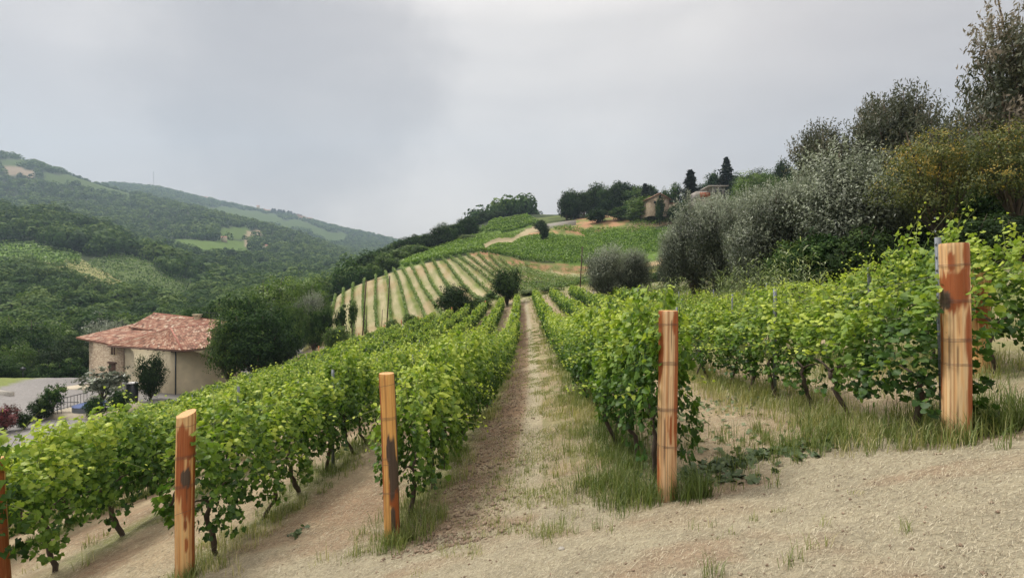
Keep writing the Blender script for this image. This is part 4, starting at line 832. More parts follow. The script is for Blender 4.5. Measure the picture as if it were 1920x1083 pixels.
# trees between the farmhouse and the striped hillside
T1 = [(482, 570, 63, 128, 'dense', 'broad', 'big dark tree leaning over the farmhouse roof'), (430, 588, 62, 80, 'dense', 'bright', 'leafy tree at the farmhouse corner'), (540, 580, 70, 60, 'bush', 'broad', 'dark bush in front of the grey green willow'), (585, 548, 88, 62, 'olive', 'olive', 'grey green willowy tree behind the orchard'), (588, 572, 80, 42, 'dense', 'broad', 'dense green tree beside the willowy tree'), (600, 540, 104, 50, 'dense', 'bright', 'light green tree at the foot of the striped hillside'), (560, 520, 100, 90, 'dense', 'bright', 'tall green tree above the willowy tree'), (510, 515, 96, 110, 'dense', 'bright', 'wide green tree behind the big dark tree'), (460, 545, 84, 90, 'dense', 'broad', 'green tree rising behind the farmhouse corner'), (550, 560, 84, 50, 'dense', 'bright', 'small light green tree among the dark ones'), (400, 560, 100, 90, 'broad', 'broad', 'tree behind the farmhouse ridge'), (520, 640, 64, 60, 'bush', 'dark', 'low dark bush at the edge of the vines'), (350, 578, 105, 80, 'broad', 'broad', 'rounded tree behind the farmhouse chimney'), (375, 650, 66, 60, 'bush', 'broad', 'bush growing against the shaded farmhouse wall')]
for (u, vt, Y, w, k, mk_, lab) in T1: tree(k, mk_, u, vt, Y, w, lab)
# round the yard
for (u, vt, Y, w, k, mk_, lab, nm, vb) in ((192, 685, 55, 84, 'small', 'olive', 'small spreading olive beside the blue cover', 'olive_tree', None), (283, 658, 58, 52, 'dense', 'dark', 'dark bushy tree before the cream farmhouse wall', 'broadleaf_tree', None), (97, 720, 50, 46, 'small', 'broad', 'young tree with sparse branches on the gravel yard', 'fruit_tree', None), (75, 745, 49, 40, 'bush', 'dark', 'clipped dark green bush beside the young yard tree', 'bush', None), (45, 770, 46, 26, 'bush', 'dark', 'tiny round bush next to the red flowering shrub', 'bush', None), (8, 758, 45, 50, 'bush', 'flowers', 'red flowering shrub at the edge of the gravel yard', 'flowering_shrub', None), (222, 728, 52, 40, 'bush', 'broad', 'low shrub between the olive and the vines', 'bush', None), (178, 740, 50, 36, 'bush', 'broad', 'low shrub under the railing', 'bush', None),
        (30, 640, 84, 70, 'dense', 'bright', 'light green tree on the lawn side of the yard', 'broadleaf_tree', None), (110, 648, 86, 80, 'dense', 'dark', 'dark tree beside the stone farmhouse wall', 'broadleaf_tree', None), (140, 625, 92, 70, 'dense', 'dark', 'tall dark tree behind the stone farmhouse wall', 'broadleaf_tree', None), (70, 655, 88, 60, 'dense', 'dark', 'dark tree between the light green tree and the farmhouse', 'broadleaf_tree', None), (-10, 668, 76, 80, 'dense', 'broad', 'round grey green tree at the photo edge beside the lawn', 'broadleaf_tree', None), (130, 670, 84, 60, 'bush', 'broad', 'bush on the lawn beside the farmhouse', 'bush', None), (85, 680, 82, 60, 'bush', 'broad', 'bush on the lawn beyond the yard lamp', 'bush', None),
        (190, 610, 96, 70, 'olive', 'olive', 'pale olive above the farmhouse eaves', 'olive_tree', None), (225, 602, 98, 60, 'olive', 'olive', 'pale olive close to the upper farmhouse roof', 'olive_tree', None)):
    tree(k, mk_, u, vt, Y, w, lab, 'tree' if 'tree' in nm else 'bush', name=nm)
# single trees of the valley side behind the farmhouse
vg_ = 0
rgt = np.random.default_rng(88)
for k in range(400):
    if vg_ >= 120: break
    Y = 96 + 150 * rgt.random() ** .8; u = rgt.uniform(-30, 560); X = (u - CU) / F * Y
    if Y < 108 and 300 < u < 440: continue
    z = zf1(X, Y)
    if any(bool(in_plot(q, np.array([X]), np.array([Y]), np.array([z]))[0]) for q in ('L1', 'L2', 'L2b')): continue
    hgt = rgt.uniform(7, 13); vt = CV - F * (z + hgt) / Y
    if Y > 170 and vt < 520 and u < 380: continue
    vg_ += 1; mk_ = rgt.choice(['broad', 'broad', 'broad', 'dark', 'bright', 'olive'], p=[.3, .2, .2, .14, .12, .04])
    adj = {'broad': 'mid green', 'dark': 'dark green', 'bright': 'light green', 'olive': 'grey green'}[mk_]
    tree('broad' if Y > 130 else 'dense', mk_, u, vt, Y, hgt * rgt.uniform(.85, 1.2) * F / Y, '%s rounded tree in the valley wood behind the farmhouse' % adj, group='%s trees of the valley wood' % adj)
# the wooded crest line in the middle and on the hill to the east
def line(pts, n, hpx, wpx, kind, mk_, labf, grp, jit=4, name=None):
    pts = np.array(pts, float); t = np.linspace(0, len(pts) - 1, n)
    for i in range(n):
        a = t[i] + random.uniform(-.2, .2) * (len(pts) - 1) / n; u = np.interp(a, range(len(pts)), pts[:, 0]); vt = np.interp(a, range(len(pts)), pts[:, 1]) + random.uniform(-jit, jit); Y = np.interp(a, range(len(pts)), pts[:, 2]) + random.uniform(-6, 6)
        k = kind if isinstance(kind, str) else random.choice(kind); m_ = mk_ if isinstance(mk_, str) else random.choice(mk_)
        tree(k, m_, u, vt, Y, wpx * random.uniform(.8, 1.25), labf, group=grp, name=name)
line([(690, 478, 185), (720, 462, 195), (760, 446, 205), (795, 436, 210)], 8, 40, 46, 'broad', 'broad', 'broadleaf tree in the wood running down from the hill crest into the valley', 'trees of the wood below the crest')
line([(640, 508, 165), (690, 490, 172), (740, 470, 180), (790, 455, 190)], 8, 40, 44, 'broad', ['broad', 'bright'], 'front tree of the wood running down from the hill crest', 'front trees of the wood below the crest')
line([(600, 525, 190), (640, 508, 220), (680, 492, 240), (720, 480, 240)], 8, 30, 40, 'broad', 'broad', 'low tree of the valley wood beside the striped hillside', 'low trees beside the striped hillside')
line([(812, 428, 200), (840, 420, 205), (868, 416, 215), (880, 412, 225)], 9, 40, 42, ['bush', 'dense'], ['dark', 'broad'], 'dark tree in the grove west of the green hilltop vineyard', 'dark grove trees', 8)
line([(870, 412, 240), (900, 402, 290), (935, 393, 330), (960, 390, 345), (985, 396, 350)], 12, 20, 26, ['broad'], 'dark', 'small dark tree on the crest above the green hilltop vineyard', 'crest trees')
line([(955, 392, 350), (1000, 398, 345)], 7, 12, 8, 'conifer', 'conifer', 'thin pointed tree on the crest above the green hilltop vineyard', 'pointed crest trees', 1)
line([(1062, 362, 250), (1090, 350, 248), (1125, 345, 245), (1150, 348, 240)], 12, 50, 38, ['bush', 'dense', 'broad'], ['dark', 'dark', 'broad'], 'dark tree of the grove on the hill above the red bank', 'dark trees above the red bank', 9)
line([(1140, 352, 262), (1170, 342, 262), (1200, 346, 260), (1225, 340, 255), (1160, 358, 240)], 9, 40, 40, ['broad'], ['broad', 'dark'], 'green tree behind the small stone house on the hill', 'green trees behind the small stone house', 9)
G2 = 'trees round the hill houses'
for (u, vt, Y, w, k, mk_, lab, c_) in ((1200, 370, 200, 76, 'bush', 'bright', 'large round green bush above the hillside terrace', 'bush'), (1165, 385, 208, 50, 'bush', 'broad', 'bush on the red bank beside the large round bush', 'bush'), (1120, 390, 212, 50, 'bush', 'broad', 'bush on the lower end of the red bank', 'bush'), (1262, 384, 184, 26, 'bush', 'dark', 'dark bush below the small stone house', 'bush'), (1237, 365, 186, 18, 'bush', 'dark', 'small round bush against the stone gable', 'bush'),
        (1262, 342, 200, 34, 'broad', 'broad', 'tree just behind the stone house roof', 'tree'), (1294, 320, 190, 34, 'conifer', 'conifer', 'dark conifer between the two hill houses', 'tree'), (1362, 296, 200, 26, 'conifer', 'conifer', 'taller conifer above the concrete house', 'tree'), (1340, 318, 210, 36, 'broad', 'broad', 'tree behind the flat roof of the concrete house', 'tree'), (1394, 330, 176, 50, 'dense', 'broad', 'leafy tree hiding the end of the concrete house', 'tree'), (1280, 372, 182, 26, 'bush', 'broad', 'bush under the dark conifer', 'bush'), (1312, 378, 172, 14, 'bush', 'dark', 'small bush before the concrete house', 'bush'), (1330, 378, 172, 14, 'bush', 'dark', 'second small bush before the concrete house', 'bush'),
        (1404, 322, 150, 66, 'dense', 'bright', 'tree on the slope past the concrete house', 'tree'), (1430, 322, 150, 66, 'dense', 'bright', 'light green tree on the upper slope', 'tree'), (1466, 300, 160, 46, 'broad', 'dark', 'dark round tree on the skyline before the feathery trees', 'tree'), (1460, 335, 130, 60, 'dense', 'broad', 'tree below the dark skyline tree', 'tree'), (1500, 320, 140, 60, 'dense', 'broad', 'tree on the skyline beside the feathery trees', 'tree'), (1020, 415, 190, 20, 'bush', 'dark', 'dark bush at the corner of the hill terraces', 'bush'), (1012, 412, 215, 26, 'broad', 'dark', 'dark tree beside the terrace wall', 'tree'), (880, 440, 200, 46, 'bush', 'reed', 'grey green willow bush at the edge of the grove', 'bush'), (1245, 350, 196, 24, 'broad', 'broad', 'small tree behind the stone gable', 'tree'), (1210, 345, 230, 20, 'conifer', 'conifer', 'thin conifer behind the stone house', 'tree')):
    tree(k, mk_, u, vt, Y, w, lab, c_, G2 if c_ == 'tree' else None, name='bush' if c_ == 'bush' else None)

line([(1300, 342, 225), (1345, 330, 220), (1390, 326, 205), (1440, 318, 190), (1490, 308, 175)], 9, 40, 44, ['dense', 'bush'], ['broad', 'bright', 'dark'], 'tree on the skyline behind the hill houses', 'skyline trees behind the hill houses', 6)
# ------------------------------------------------------------------ far woods (one mass)
def lowcrown(seed, n):
    rg = np.random.default_rng(seed); d = unit(rg.normal(size=(n, 3)) * np.array([1, 1, 1]) + np.array([0, 0, .25])); lump = 1 + .18 * np.sin(d[:, 0] * 5 + seed) + .15 * np.sin(d[:, 1] * 6 + seed * 2)
    P = d * lump[:, None] * np.array([.5, .5, .5]) * rg.uniform(.9, 1.03, n)[:, None] + np.array([0, 0, .5]); P[:, 2] = np.maximum(P[:, 2], .02)
    L = 2.4 / math.sqrt(n) * rg.uniform(.7, 1.2, n)
    return leaf_arrays(P, unit(d + rg.normal(0, .24, (n, 3))), L, .85, rg, np.clip(.36 + .55 * (P[:, 2] - .5) + .13 * rg.normal(size=n), 0, 1), 0)  # crown shade painted in: tone darkens towards the foot
LC = {n: [lowcrown(40 + k + n, n) for k in range(5)] for n in (700, 260, 60)}
def woods(name, Ymin, Ymax, sp, n, hmin, hmax, label, seed, umin=-420, umax=1000, skip=()):
    rg = np.random.default_rng(seed); VV, QQ, TT, m0 = [], [], [], 0; Y = Ymin; cnt = 0
    while Y < Ymax:
        s = sp * (Y / Ymin) ** .5; us = np.arange(umin, umax, s * F / Y); us = us + rg.uniform(-.45, .45, len(us)) * s * F / Y; Ys = Y + rg.uniform(-.5, .5, len(us)) * s; X = (us - CU) / F * Ys; Z = zf(X, Ys)
        u_, v_ = project(X, Ys, Z)
        # skip ground that nearer ground hides
        hid = np.zeros(len(us), bool)
        for f_ in (.93, .86, .78, .7, .6):
            y2 = Ys * f_; hid |= (y2 > 84) & (project(X * f_, y2, zf(X * f_, y2))[1] < v_ - (hmax * 1.6) * F / Ys)
        bad = hid.copy()
        for k in PLOTS: bad |= in_plot(k, X, Ys, Z)
        if (name == 'lawn_wood'): bad |= (X > -88)
        if (Y < 335): bad |= (u_ > 700 + (Ys - 150) * .2) & (Ys > 84)
        cl = fbm(X / 40, Ys / 40, 77)
        for x, y, z, b, c in zip(X, Ys, Z, bad, cl):
            if b: continue
            h = rg.uniform(hmin, hmax) * (.6 + .8 * c); w = h * rg.uniform(.8, 1.25) * (s / sp) ** .6
            V, Q, tn = LC[n][rg.integers(5)]; a = rg.uniform(0, 6.28); ca, sa = math.cos(a), math.sin(a)
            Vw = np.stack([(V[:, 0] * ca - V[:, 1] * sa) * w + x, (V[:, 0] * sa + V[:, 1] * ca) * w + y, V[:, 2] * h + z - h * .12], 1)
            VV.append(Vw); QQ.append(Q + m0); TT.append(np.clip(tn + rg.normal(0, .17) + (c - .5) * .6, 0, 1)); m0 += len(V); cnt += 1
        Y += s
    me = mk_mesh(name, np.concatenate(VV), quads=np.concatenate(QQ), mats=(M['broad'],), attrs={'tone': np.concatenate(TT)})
    tag(link(name, me), label, 'woodland', kind='stuff'); print(name, cnt)
woods('valley_wood', 165, 335, 7.2, 700, 6, 14, 'dense green wood on the near side of the valley', 5)
woods('lawn_wood', 62, 165, 6.5, 260, 6, 13, 'wood beyond the lawn of the farmhouse yard', 9, -900, -60)
woods('hillside_wood', 335, 800, 10, 260, 8, 16, 'dark wood covering the middle hills across the valley', 6)
woods('ridge_wood', 800, 2500, 14, 60, 9, 14, 'bluish wood on the distant ridges', 7)
# ------------------------------------------------------------------ vine rows on the hillsides
def strip_row(P, h, w, per, L, rg, matk, label, group, tone=.5, name='vine_row', gap=.0):
    """one planted row: leaf faces along a line P of ground points"""
    P = np.asarray(P, float); seg = np.linalg.norm(np.diff(P, axis=0), axis=1); cum = np.concatenate([[0], np.cumsum(seg)]); n = max(12, int(cum[-1] * per)); t = rg.uniform(0, cum[-1], n)
    if gap: t = t[vnoise(t * .6, t * 0 + tone * 99 + P[0, 0], 3) > gap]; n = len(t)
    if n < 4: return None
    q = np.stack([np.interp(t, cum, P[:, i]) for i in range(3)], 1); o0 = P[0].copy(); zt = rg.random(n); clump = vnoise(t * 1.1, t * 0 + P[0, 1], 8)
    off = rg.normal(0, w * .5, (n, 3)); off[:, 2] = h * (.15 + .85 * zt) * (.8 + .4 * clump); q = q + off - o0
    V, Q, tn = leaf_arrays(q, unit(rg.normal(0, .5, (n, 3)) + np.stack([off[:, 0] / w, off[:, 1] / w, .5 + zt * .7], 1)), L * rg.uniform(.7, 1.3, n), .9, rg, np.clip(tone - .38 + .66 * zt + rg.normal(0, .1, n) + .4 * (clump - .5), 0, 1))  # lit tops and shadowed lower leaves painted into tone by height
    w_ = q + o0; kp = ~(in_plot('track_up', w_[:, 0], w_[:, 1], w_[:, 2]) | in_plot('bank_up', w_[:, 0], w_[:, 1], w_[:, 2]))
    if kp.sum() < 4: return None
    V = V.reshape(-1, 4, 3)[kp].reshape(-1, 3); Q = np.arange(len(V)).reshape(-1, 4); tn = tn.reshape(-1, 4)[kp].ravel()
    o_ = link(name, mk_mesh(name, V, quads=Q, mats=(M[matk],), attrs={'tone': tn}), None, tuple(o0)); tag(o_, label, 'vine row', group); return o_
def run(ok):
    i = np.flatnonzero(ok); r = np.zeros(len(ok), bool)
    if len(i): r[i[0]:i[-1] + 1] = True
    return r
rg = np.random.default_rng(301)
# striped hillside: rows running up the slope over mown dry grass
for k in range(21):
    x0 = -35 + 2.7 * k; ys = np.arange(84, 142, 1.0); xs = x0 - .31 * (ys - 88) + .5 * np.sin(ys / 14 + k); zs = zf(xs, ys); ok = in_plot('brown', xs, ys, zs)
    if ok.sum() < 5: continue
    P = np.stack([xs, ys, zs], 1)[run(ok)]
    strip_row(P, 1.25, .32, 40, .24, rg, 'vine_young', 'young vine row climbing the striped hillside, %s row counted from its valley side' % ordn(k + 1), 'vine rows on the striped hillside', .5)
# green vineyard above it: rows following the contour
for k in range(26):
    y0 = 140 + 2.9 * k; xs = np.arange(-70, 110, 1.2); ys = y0 + .10 * xs + 2.5 * np.sin(xs / 22); zs = zf(xs, ys); ok = in_plot('green_up', xs, ys, zs)
    if ok.sum() < 8: continue
    P = np.stack([xs, ys, zs], 1)[run(ok)]
    strip_row(P, 1.75, .45, 22, .48, rg, 'vine_far', 'dense vine row of the big green vineyard, %s row above the brown bank' % ordn(k + 1), 'vine rows of the big green vineyard', .58)
for k in range(18):
    c0 = -60 + 7.5 * k; t = np.linspace(0, 1, 90); xs = c0 + t * 60 - 20; ys = 222 + t * 95; zs = zf(xs, ys); ok = in_plot('green_top', xs, ys, zs)
    if ok.sum() < 6: continue
    strip_row(np.stack([xs, ys, zs], 1)[run(ok)], 1.9, .6, 20, .7, rg, 'vine_far', 'vine row of the bright vineyard near the crest, %s from the dark grove' % ordn(k + 1), 'vine rows of the crest vineyard', .6)
for k in range(7):
    xs = np.arange(30, 90, 1.2); ys = 188 + 2.9 * k + 0 * xs; zs = zf(xs, ys); ok = in_plot('terrace_right', xs, ys, zs)
    if ok.sum() < 6: continue
    strip_row(np.stack([xs, ys, zs], 1)[run(ok)], 1.6, .4, 20, .42, rg, 'vine_far', 'vine row on the terrace below the hill houses, %s from its lower edge' % ordn(k + 1), 'vine rows of the upper terrace', .5)
# plots across the valley
def plot_rows(key, nm, dy, ya, yb, ua, ub, slope, h, w, per, L, matk, tone):
    c = 0
    for k in range(int((yb - ya) / dy) + 1):
        y0 = ya + dy * k; us = np.arange(ua, ub, 4.); xs = (us - CU) / F * y0; ys = y0 + slope * (xs - xs.mean()) + dy * .6 * np.sin(us / 40); zs = zf(xs, ys); ok = in_plot(key, xs, ys, zs)
        if ok.sum() < 4: continue
        c += 1; strip_row(np.stack([xs, ys, zs], 1)[run(ok)], h, w, per, L, rg, matk, 'vine row of the %s, %s from its lower edge' % (nm, ordn(c)), 'vine rows of the %s' % nm, tone)
plot_rows('L1', 'terraced plot across the valley', 7.5, 282, 420, 150, 390, .12, 2.4, .8, 8, .9, 'vine_far', .22)
plot_rows('L2', 'flat green plot across the valley', 7, 292, 420, -40, 155, .1, 2.3, 1, 6, 1.2, 'vine_far', .42)
plot_rows('L2b', 'half bare plot across the valley', 7, 250, 420, 50, 260, .1, 1.6, .6, 4, .8, 'vine_far', .45)
plot_rows('L3', 'narrow bright plot on the wooded spur', 7, 385, 515, 190, 320, .1, 2.2, .9, 6, 1.1, 'vine_far', .75)

# ------------------------------------------------------------------ buildings
def tiled(name, a, b, c, d, parent, tw=.36, tl=.62):
    """barrel tiles over the slope with eave a-b and ridge d-c (a below d, b below c)"""
    a, b, c, d = (np.asarray(q, float) for q in (a, b, c, d)); rg = np.random.default_rng(int(abs(a[0] * 100)) % 9999)
    wid = max(np.linalg.norm(b - a), np.linalg.norm(c - d)); ln = max(np.linalg.norm(d - a), np.linalg.norm(c - b)); nc = max(3, int(wid / tw)); nr = max(3, int(ln / tl)); nrm = unit(np.cross(b - a, d - a) + np.cross(c - b, d - b)); nrm = nrm if nrm[2] > 0 else -nrm
    def pt(s, t): return (a * (1 - s) + b * s) * (1 - t) + (d * (1 - s) + c * s) * t
    V, Q, T = [], [], []
    for i in range(nc):
        for j in range(nr):
            t0, t1 = j / nr, (j + 1.12) / nr; tone = float(np.clip(rg.normal(.5, .3), 0, 1)); n0 = len(V)
            for tt, lift in ((t0, .045), (min(t1, 1), .0)):
                for q in range(5):
                    s = (i + q / 4) / nc; V.append(pt(s, tt) + nrm * (lift + .085 * math.sin(math.pi * q / 4))); T.append(tone)
            for q in range(4): Q.append([n0 + q, n0 + q + 1, n0 + q + 6, n0 + q + 5])
    mb = MB(); mb.add(V, Q, a=np.array(T)); base = np.array([a, b, c, d]); mb.add(np.concatenate([base + nrm * .02, base - nrm * .16]), [[0, 1, 2, 3], [7, 6, 5, 4], [0, 4, 5, 1], [1, 5, 6, 2], [2, 6, 7, 3], [3, 7, 4, 0]], a=.15)
    return mb.build(name, M['tiles'], parent)
def wall_prism(name, foot, z0, ztops, m_, parent):
    """wall block over a footprint with a top height per corner"""
    n = len(foot); V = [[*p, z0] for p in foot] + [[*p, z] for p, z in zip(foot, ztops)]; mb = MB()
    mb.add(V, [[i, (i + 1) % n, n + (i + 1) % n, n + i] for i in range(n)], [[n, n + i, n + i + 1] for i in range(1, n - 1)]); return mb.build(name, m_, parent)
def window(p, w, h, dirv, parent, m_frame, m_pane, name='window', frame=.08):
    """a window set against a wall at p (its centre), dirv = along the wall"""
    dirv = np.array(dirv, float) / np.linalg.norm(dirv); ang = math.atan2(dirv[1], dirv[0]); mb = MB(); out = np.array([dirv[1], -dirv[0]]); out = out if out @ (-np.array(p[:2])) > 0 else -out
    def bx(du, dz, ww, hh, dep, off): 
        c = np.array([p[0] + dirv[0] * du + out[0] * off, p[1] + dirv[1] * du + out[1] * off, p[2] + dz]); mb.box(c, (ww, dep, hh), ang)
    bx(0, h / 2 + frame / 2, w + frame * 2, frame, .10, .04); bx(0, -h / 2 - frame / 2, w + frame * 2, frame, .14, .05); bx(-w / 2 - frame / 2, 0, frame, h, .10, .04); bx(w / 2 + frame / 2, 0, frame, h, .10, .04); bx(0, 0, .05, h, .07, .04)
    f = mb.build(name, m_frame, parent); mb = MB(); bx(0, 0, w, h, .04, .02); mb.build('pane', m_pane, f); return f
farm = empty('farmhouse', (0, 0, 0), 'stone and cream farmhouse with low red tiled roofs beside the gravel yard', 'house')
ZY = -13.4
A = at(343, 657, 60); B = at(202, 643, 65.6); zE = A[2]; B[2] = zE
P1 = at(320, 616, 66.5); P2 = at(424, 604, 76); D = at(462, 646, 67.5); D[2] = zE
# wing: hipped roof over the cream walls
tiled('roof', B, A, P1, P1 + (B - P1) * .02, farm)
tiled('roof', A, D, P2, P1, farm)
L1_ = at(142, 633, 71); L1_[2] = -7.2; B2 = B + np.array([.3, .2, -.05]); LU = at(253, 607, 80); RU = at(330, 612, 76)
tiled('roof', L1_, B2 + np.array([1.2, -.4, 0]), RU, LU, farm)
E1 = at(241, 618, 75); E2 = at(330, 626, 73); E2[2] = E1[2]; R1 = at(288, 589, 81); R2 = at(416, 602, 80)
E1 += np.array([0, 0, .45]); R1 += np.array([0, 0, .15]); tiled('roof', E1, at(350, 630, 71), R2, R1, farm)
mb = MB(); mb.tube([A + [0, 0, .06], P1 + [0, 0, .06]], .11, 6); mb.build('ridge_tiles', M['terracotta'], farm)
mb = MB(); mb.tube([B + [0, 0, .06], P1 + [0, 0, .06], P2 + [0, 0, .06]], .11, 6); mb.build('ridge_tiles', M['terracotta'], farm)
mb = MB(); mb.tube([R1 + [0, 0, .06], R2 + [0, 0, .06]], .11, 6); mb.build('ridge_tiles', M['terracotta'], farm)
mb = MB(); mb.tube([A + [.1, -.1, -.12], B + [.1, -.1, -.12]], .09, 6); mb.tube([A + [0, 0, -.12], D + [0, 0, -.12]], .09, 6); mb.build('gutter', M['darkwood'], farm)
ins = lambda p, q: (p[0] + q[0], p[1] + q[1])
cA = at(331, 690, 61.0)[:2]; cB = at(233, 690, 65.6)[:2]; cD = at(452, 690, 68.2)[:2]; cE = cB + (cD - cA)
wall_prism('cream_wall', [cA, cD, cE, cB], ZY - 1.5, [zE - .12, zE - .12, zE - .12, zE - .12], M['plaster'], farm)
sA = cB + np.array([-.02, .15]); sB = at(167, 690, 70)[:2]; sC = sB + np.array([6, 11]); sD = sA + np.array([6, 11])
wall_prism('stone_wall', [sA, sD, sC, sB], ZY - 1, [zE - .15, -6.4, -6.2, -7.45], M['masonry'], farm)
uE = E1[:2] + np.array([1.2, .6]); uF = at(350, 626, 72)[:2]; wall_prism('upper_wall', [uE, uF, R2[:2] + np.array([-1, .5]), R1[:2] + np.array([.8, .5])], -9, [E1[2] - .25, E1[2] - .25, R2[2] - .3, R1[2] - .35], M['masonry'], farm)
dv = (sB - sA)
def onwall(p, q, t, z): c = p + (q - p) * t; return (c[0], c[1], z)
window(onwall(sA, sB, .30, (CV - 656) / F * 67), 1.25, 1.3, dv, farm, M['plaster'], M['darkwood'])
window(onwall(sA, sB, .33, (CV - 689) / F * 67), 1.4, 1.5, dv, farm, M['darkwood'], M['darkwood'], 'door')
mb = MB(); c = onwall(sA, sB, .33, (CV - 679.5) / F * 67); ang = math.atan2(dv[1], dv[0]); mb.box((c[0] + .1, c[1] - .2, c[2]), (1.9, .35, .18), ang); mb.build('lintel', M['darkwood'], farm)
mb = MB(); q = cA + np.array([-.05, -.1]); mb.tube([[q[0], q[1], zE - .2], [q[0], q[1], ZY - .5]], .08, 6); mb.build('downpipe', M['black'], farm)
mb = MB(); q = cB + np.array([.1, -.15]); mb.tube([[q[0], q[1], zE - .2], [q[0], q[1], ZY - .5]], .05, 6); mb.build('downpipe', M['darkwood'], farm)
for k in range(7):
    mb = MB(); q = cB + (cA - cB) * (.06 + .145 * k); mb.box((q[0] + .12, q[1] - .3, zE - .22), (.16, .6, .18), .45); mb.build('rafter_end', M['darkwood'], farm)
mb = MB(); q = at(370, 596, 80); q = q - np.array([0, 0, .5]); mb.box(q, (.7, .7, 1.4)); mb.box(q + np.array([0, 0, .77]), (.95, .95, .12)); mb.box(q + np.array([0, 0, 1.07]), (1.1, 1.1, .12))
for sx in (-.35, .35): mb.box(q + np.array([sx, 0, .92]), (.12, .7, .18))
mb.build('chimney', M['plaster'], farm)
# small stone house on the hill
def hillhouse(u, v, Y, w, d, h, rh, label, m_, rot):
    x, y, z = at(u, v, Y); r = empty('stone_house', (x, y, z), label, 'house', rz=rot); mb = MB()
    mb.add([[-w/2, 0, -3], [w/2, 0, -3], [w/2, d, -3], [-w/2, d, -3], [-w/2, 0, h], [w/2, 0, h], [w/2, d, h], [-w/2, d, h], [0, 0, h + rh], [0, d, h + rh]], [[0, 1, 5, 4], [1, 2, 6, 5], [2, 3, 7, 6], [3, 0, 4, 7], [4, 5, 6, 7]], [[4, 5, 8], [6, 7, 9]]); mb.build('wall', m_, r)
    for s in (-1, 1):
        e = .7; a = [s * (w / 2 + e), -e, h - rh * e * 2 / w]; b = [s * (w / 2 + e), d + e, h - rh * e * 2 / w]; c = [0, d + e, h + rh]; d_ = [0, -e, h + rh]
        tiled('roof', a, b, c, d_, r, .4, .6)
    for (wx, wz) in ((-w * .22, h * .62), (w * .04, h + rh * .35)):
        mb = MB(); mb.box((wx, -.04, wz), (1.0, .1, 1.1)); mb.build('window', M['glass'], r)
    return r
hh_ = hillhouse(1236, 391, 190, 8.2, 9, 4.0, 2.1, 'small stone house with a gabled tile roof on the hill', M['masonry'], .12)
mb = MB(); mb.box((6.2, 2, 0), (4.4, 4, 4.2)); mb.build('side_wing', M['plaster'], hh_); tiled('roof', [3.9, -.4, 2.1], [8.9, -.4, 2.1], [8.9, 4.3, 3.1], [3.9, 4.3, 3.1], hh_, .4, .6)
mb = MB(); mb.box((5.6, -.05, .3), (1.2, .1, 1.8)); mb.build('door', M['darkwood'], hh_)
x, y, z = at(1328, 396, 180); ch = empty('concrete_house', (x, y, z), 'unfinished grey concrete house with an orange blind on the hill', 'house')
mb = MB(); mb.box((0, 4, 1.0), (9.2, 8, 7.0)); mb.box((-1.5, 4, 6.0), (6, 8, 3.0)); mb.build('wall', M['greyplaster'], ch)
mb = MB(); mb.box((3.4, 3.2, 6.6), (4.4, 8.6, 4.4)); mb.build('upper_storey', M['greyplaster'], ch)
mb = MB(); mb.box((3.0, 3.0, 9.05), (7.4, 10, .5)); mb.build('roof_slab', M['greyplaster'], ch)
mb = MB(); mb.box((-1.2, -.16, 6.1), (3.9, .16, 1.9)); mb.build('orange_blind', M['orangeblind'], ch)
mb = MB(); mb.box((-2.0, -.35, 4.2), (7.4, .6, .25)); mb.build('balcony', M['plaster'], ch)
for wx in (2.6, 4.2):
    mb = MB(); mb.box((wx, -1.15, 6.9), (.9, .12, 1.5)); mb.build('window', M['glass'], ch)
# terrace walls on the hill
def wallrun(P, h, th, m_, label, name='stone_wall', cat='wall'):
    P = np.array([gpt(u, Y) for u, Y in P]); o0 = P[0].copy(); P = P - o0; V, Q = [], []
    for i, p in enumerate(P):
        d = unit(P[min(i + 1, len(P) - 1)] - P[max(i - 1, 0)]); s = np.array([-d[1], d[0], 0]) * th / 2; V += [p - s - [0, 0, .6], p + s - [0, 0, .6], p + s + [0, 0, h], p - s + [0, 0, h]]
        if i:
            b = 4 * i; Q += [[b - 4, b, b + 3, b - 1], [b - 2, b + 2, b + 1, b - 3], [b - 1, b + 3, b + 2, b - 2]]
    b = 4 * (len(P) - 1); Q += [[0, 3, 2, 1], [b, b + 1, b + 2, b + 3]]; mb = MB(); mb.add(V, Q); return tag(mb.build(name, m_, None, tuple(o0)), label, cat)
wallrun([(1024, 222), (1050, 221), (1080, 219)], 2.2, .6, M['stone'], 'long grey retaining wall below the dark hill grove')
wallrun([(1276, 190), (1290, 189), (1304, 186)], 3.6, .5, M['stone'], 'pale stone wall below the concrete house')
wallrun([(-20, 62), (0, 61), (22, 60)], .5, .5, M['stone'], 'low stone wall on the gravel yard')
# poles
def pole(u0, v0, u1, v1, Y, r, label, m_=None, arm=False):
    p = at(u0, v0, Y); p[2] = min(p[2], zf1(p[0], p[1])) ; q = at(u1, v1, Y); mb = MB(); mb.tube([p - p, (q - p) * .5, q - p], [r, r * .9, r * .75], 8)
    if arm: mb.box((q - p) - np.array([0, 0, .3]), (.5, .08, .08))
    o_ = mb.build('utility_pole', m_ or M['polewood'], None, tuple(p)); return tag(o_, label, 'pole', 'wooden poles of the overhead line')
pole(679, 612, 687, 525, 78, .11, 'tall wooden pole nearer the orchard, leaning slightly'); pole(724, 604, 731, 517, 80, .11, 'tall wooden pole in front of the striped hillside rows'); pole(1087, 528, 1092, 462, 74, .10, 'thin wooden pole beside the silvery olives', arm=True); pole(1342, 380, 1345, 345, 170, .12, 'wooden pole in front of the concrete house')
pole(686, 600, 688, 572, 79, .06, 'short wooden pole beside the leaning one'); pole(715, 600, 717, 580, 81, .06, 'short wooden pole beside the striped hillside pole')
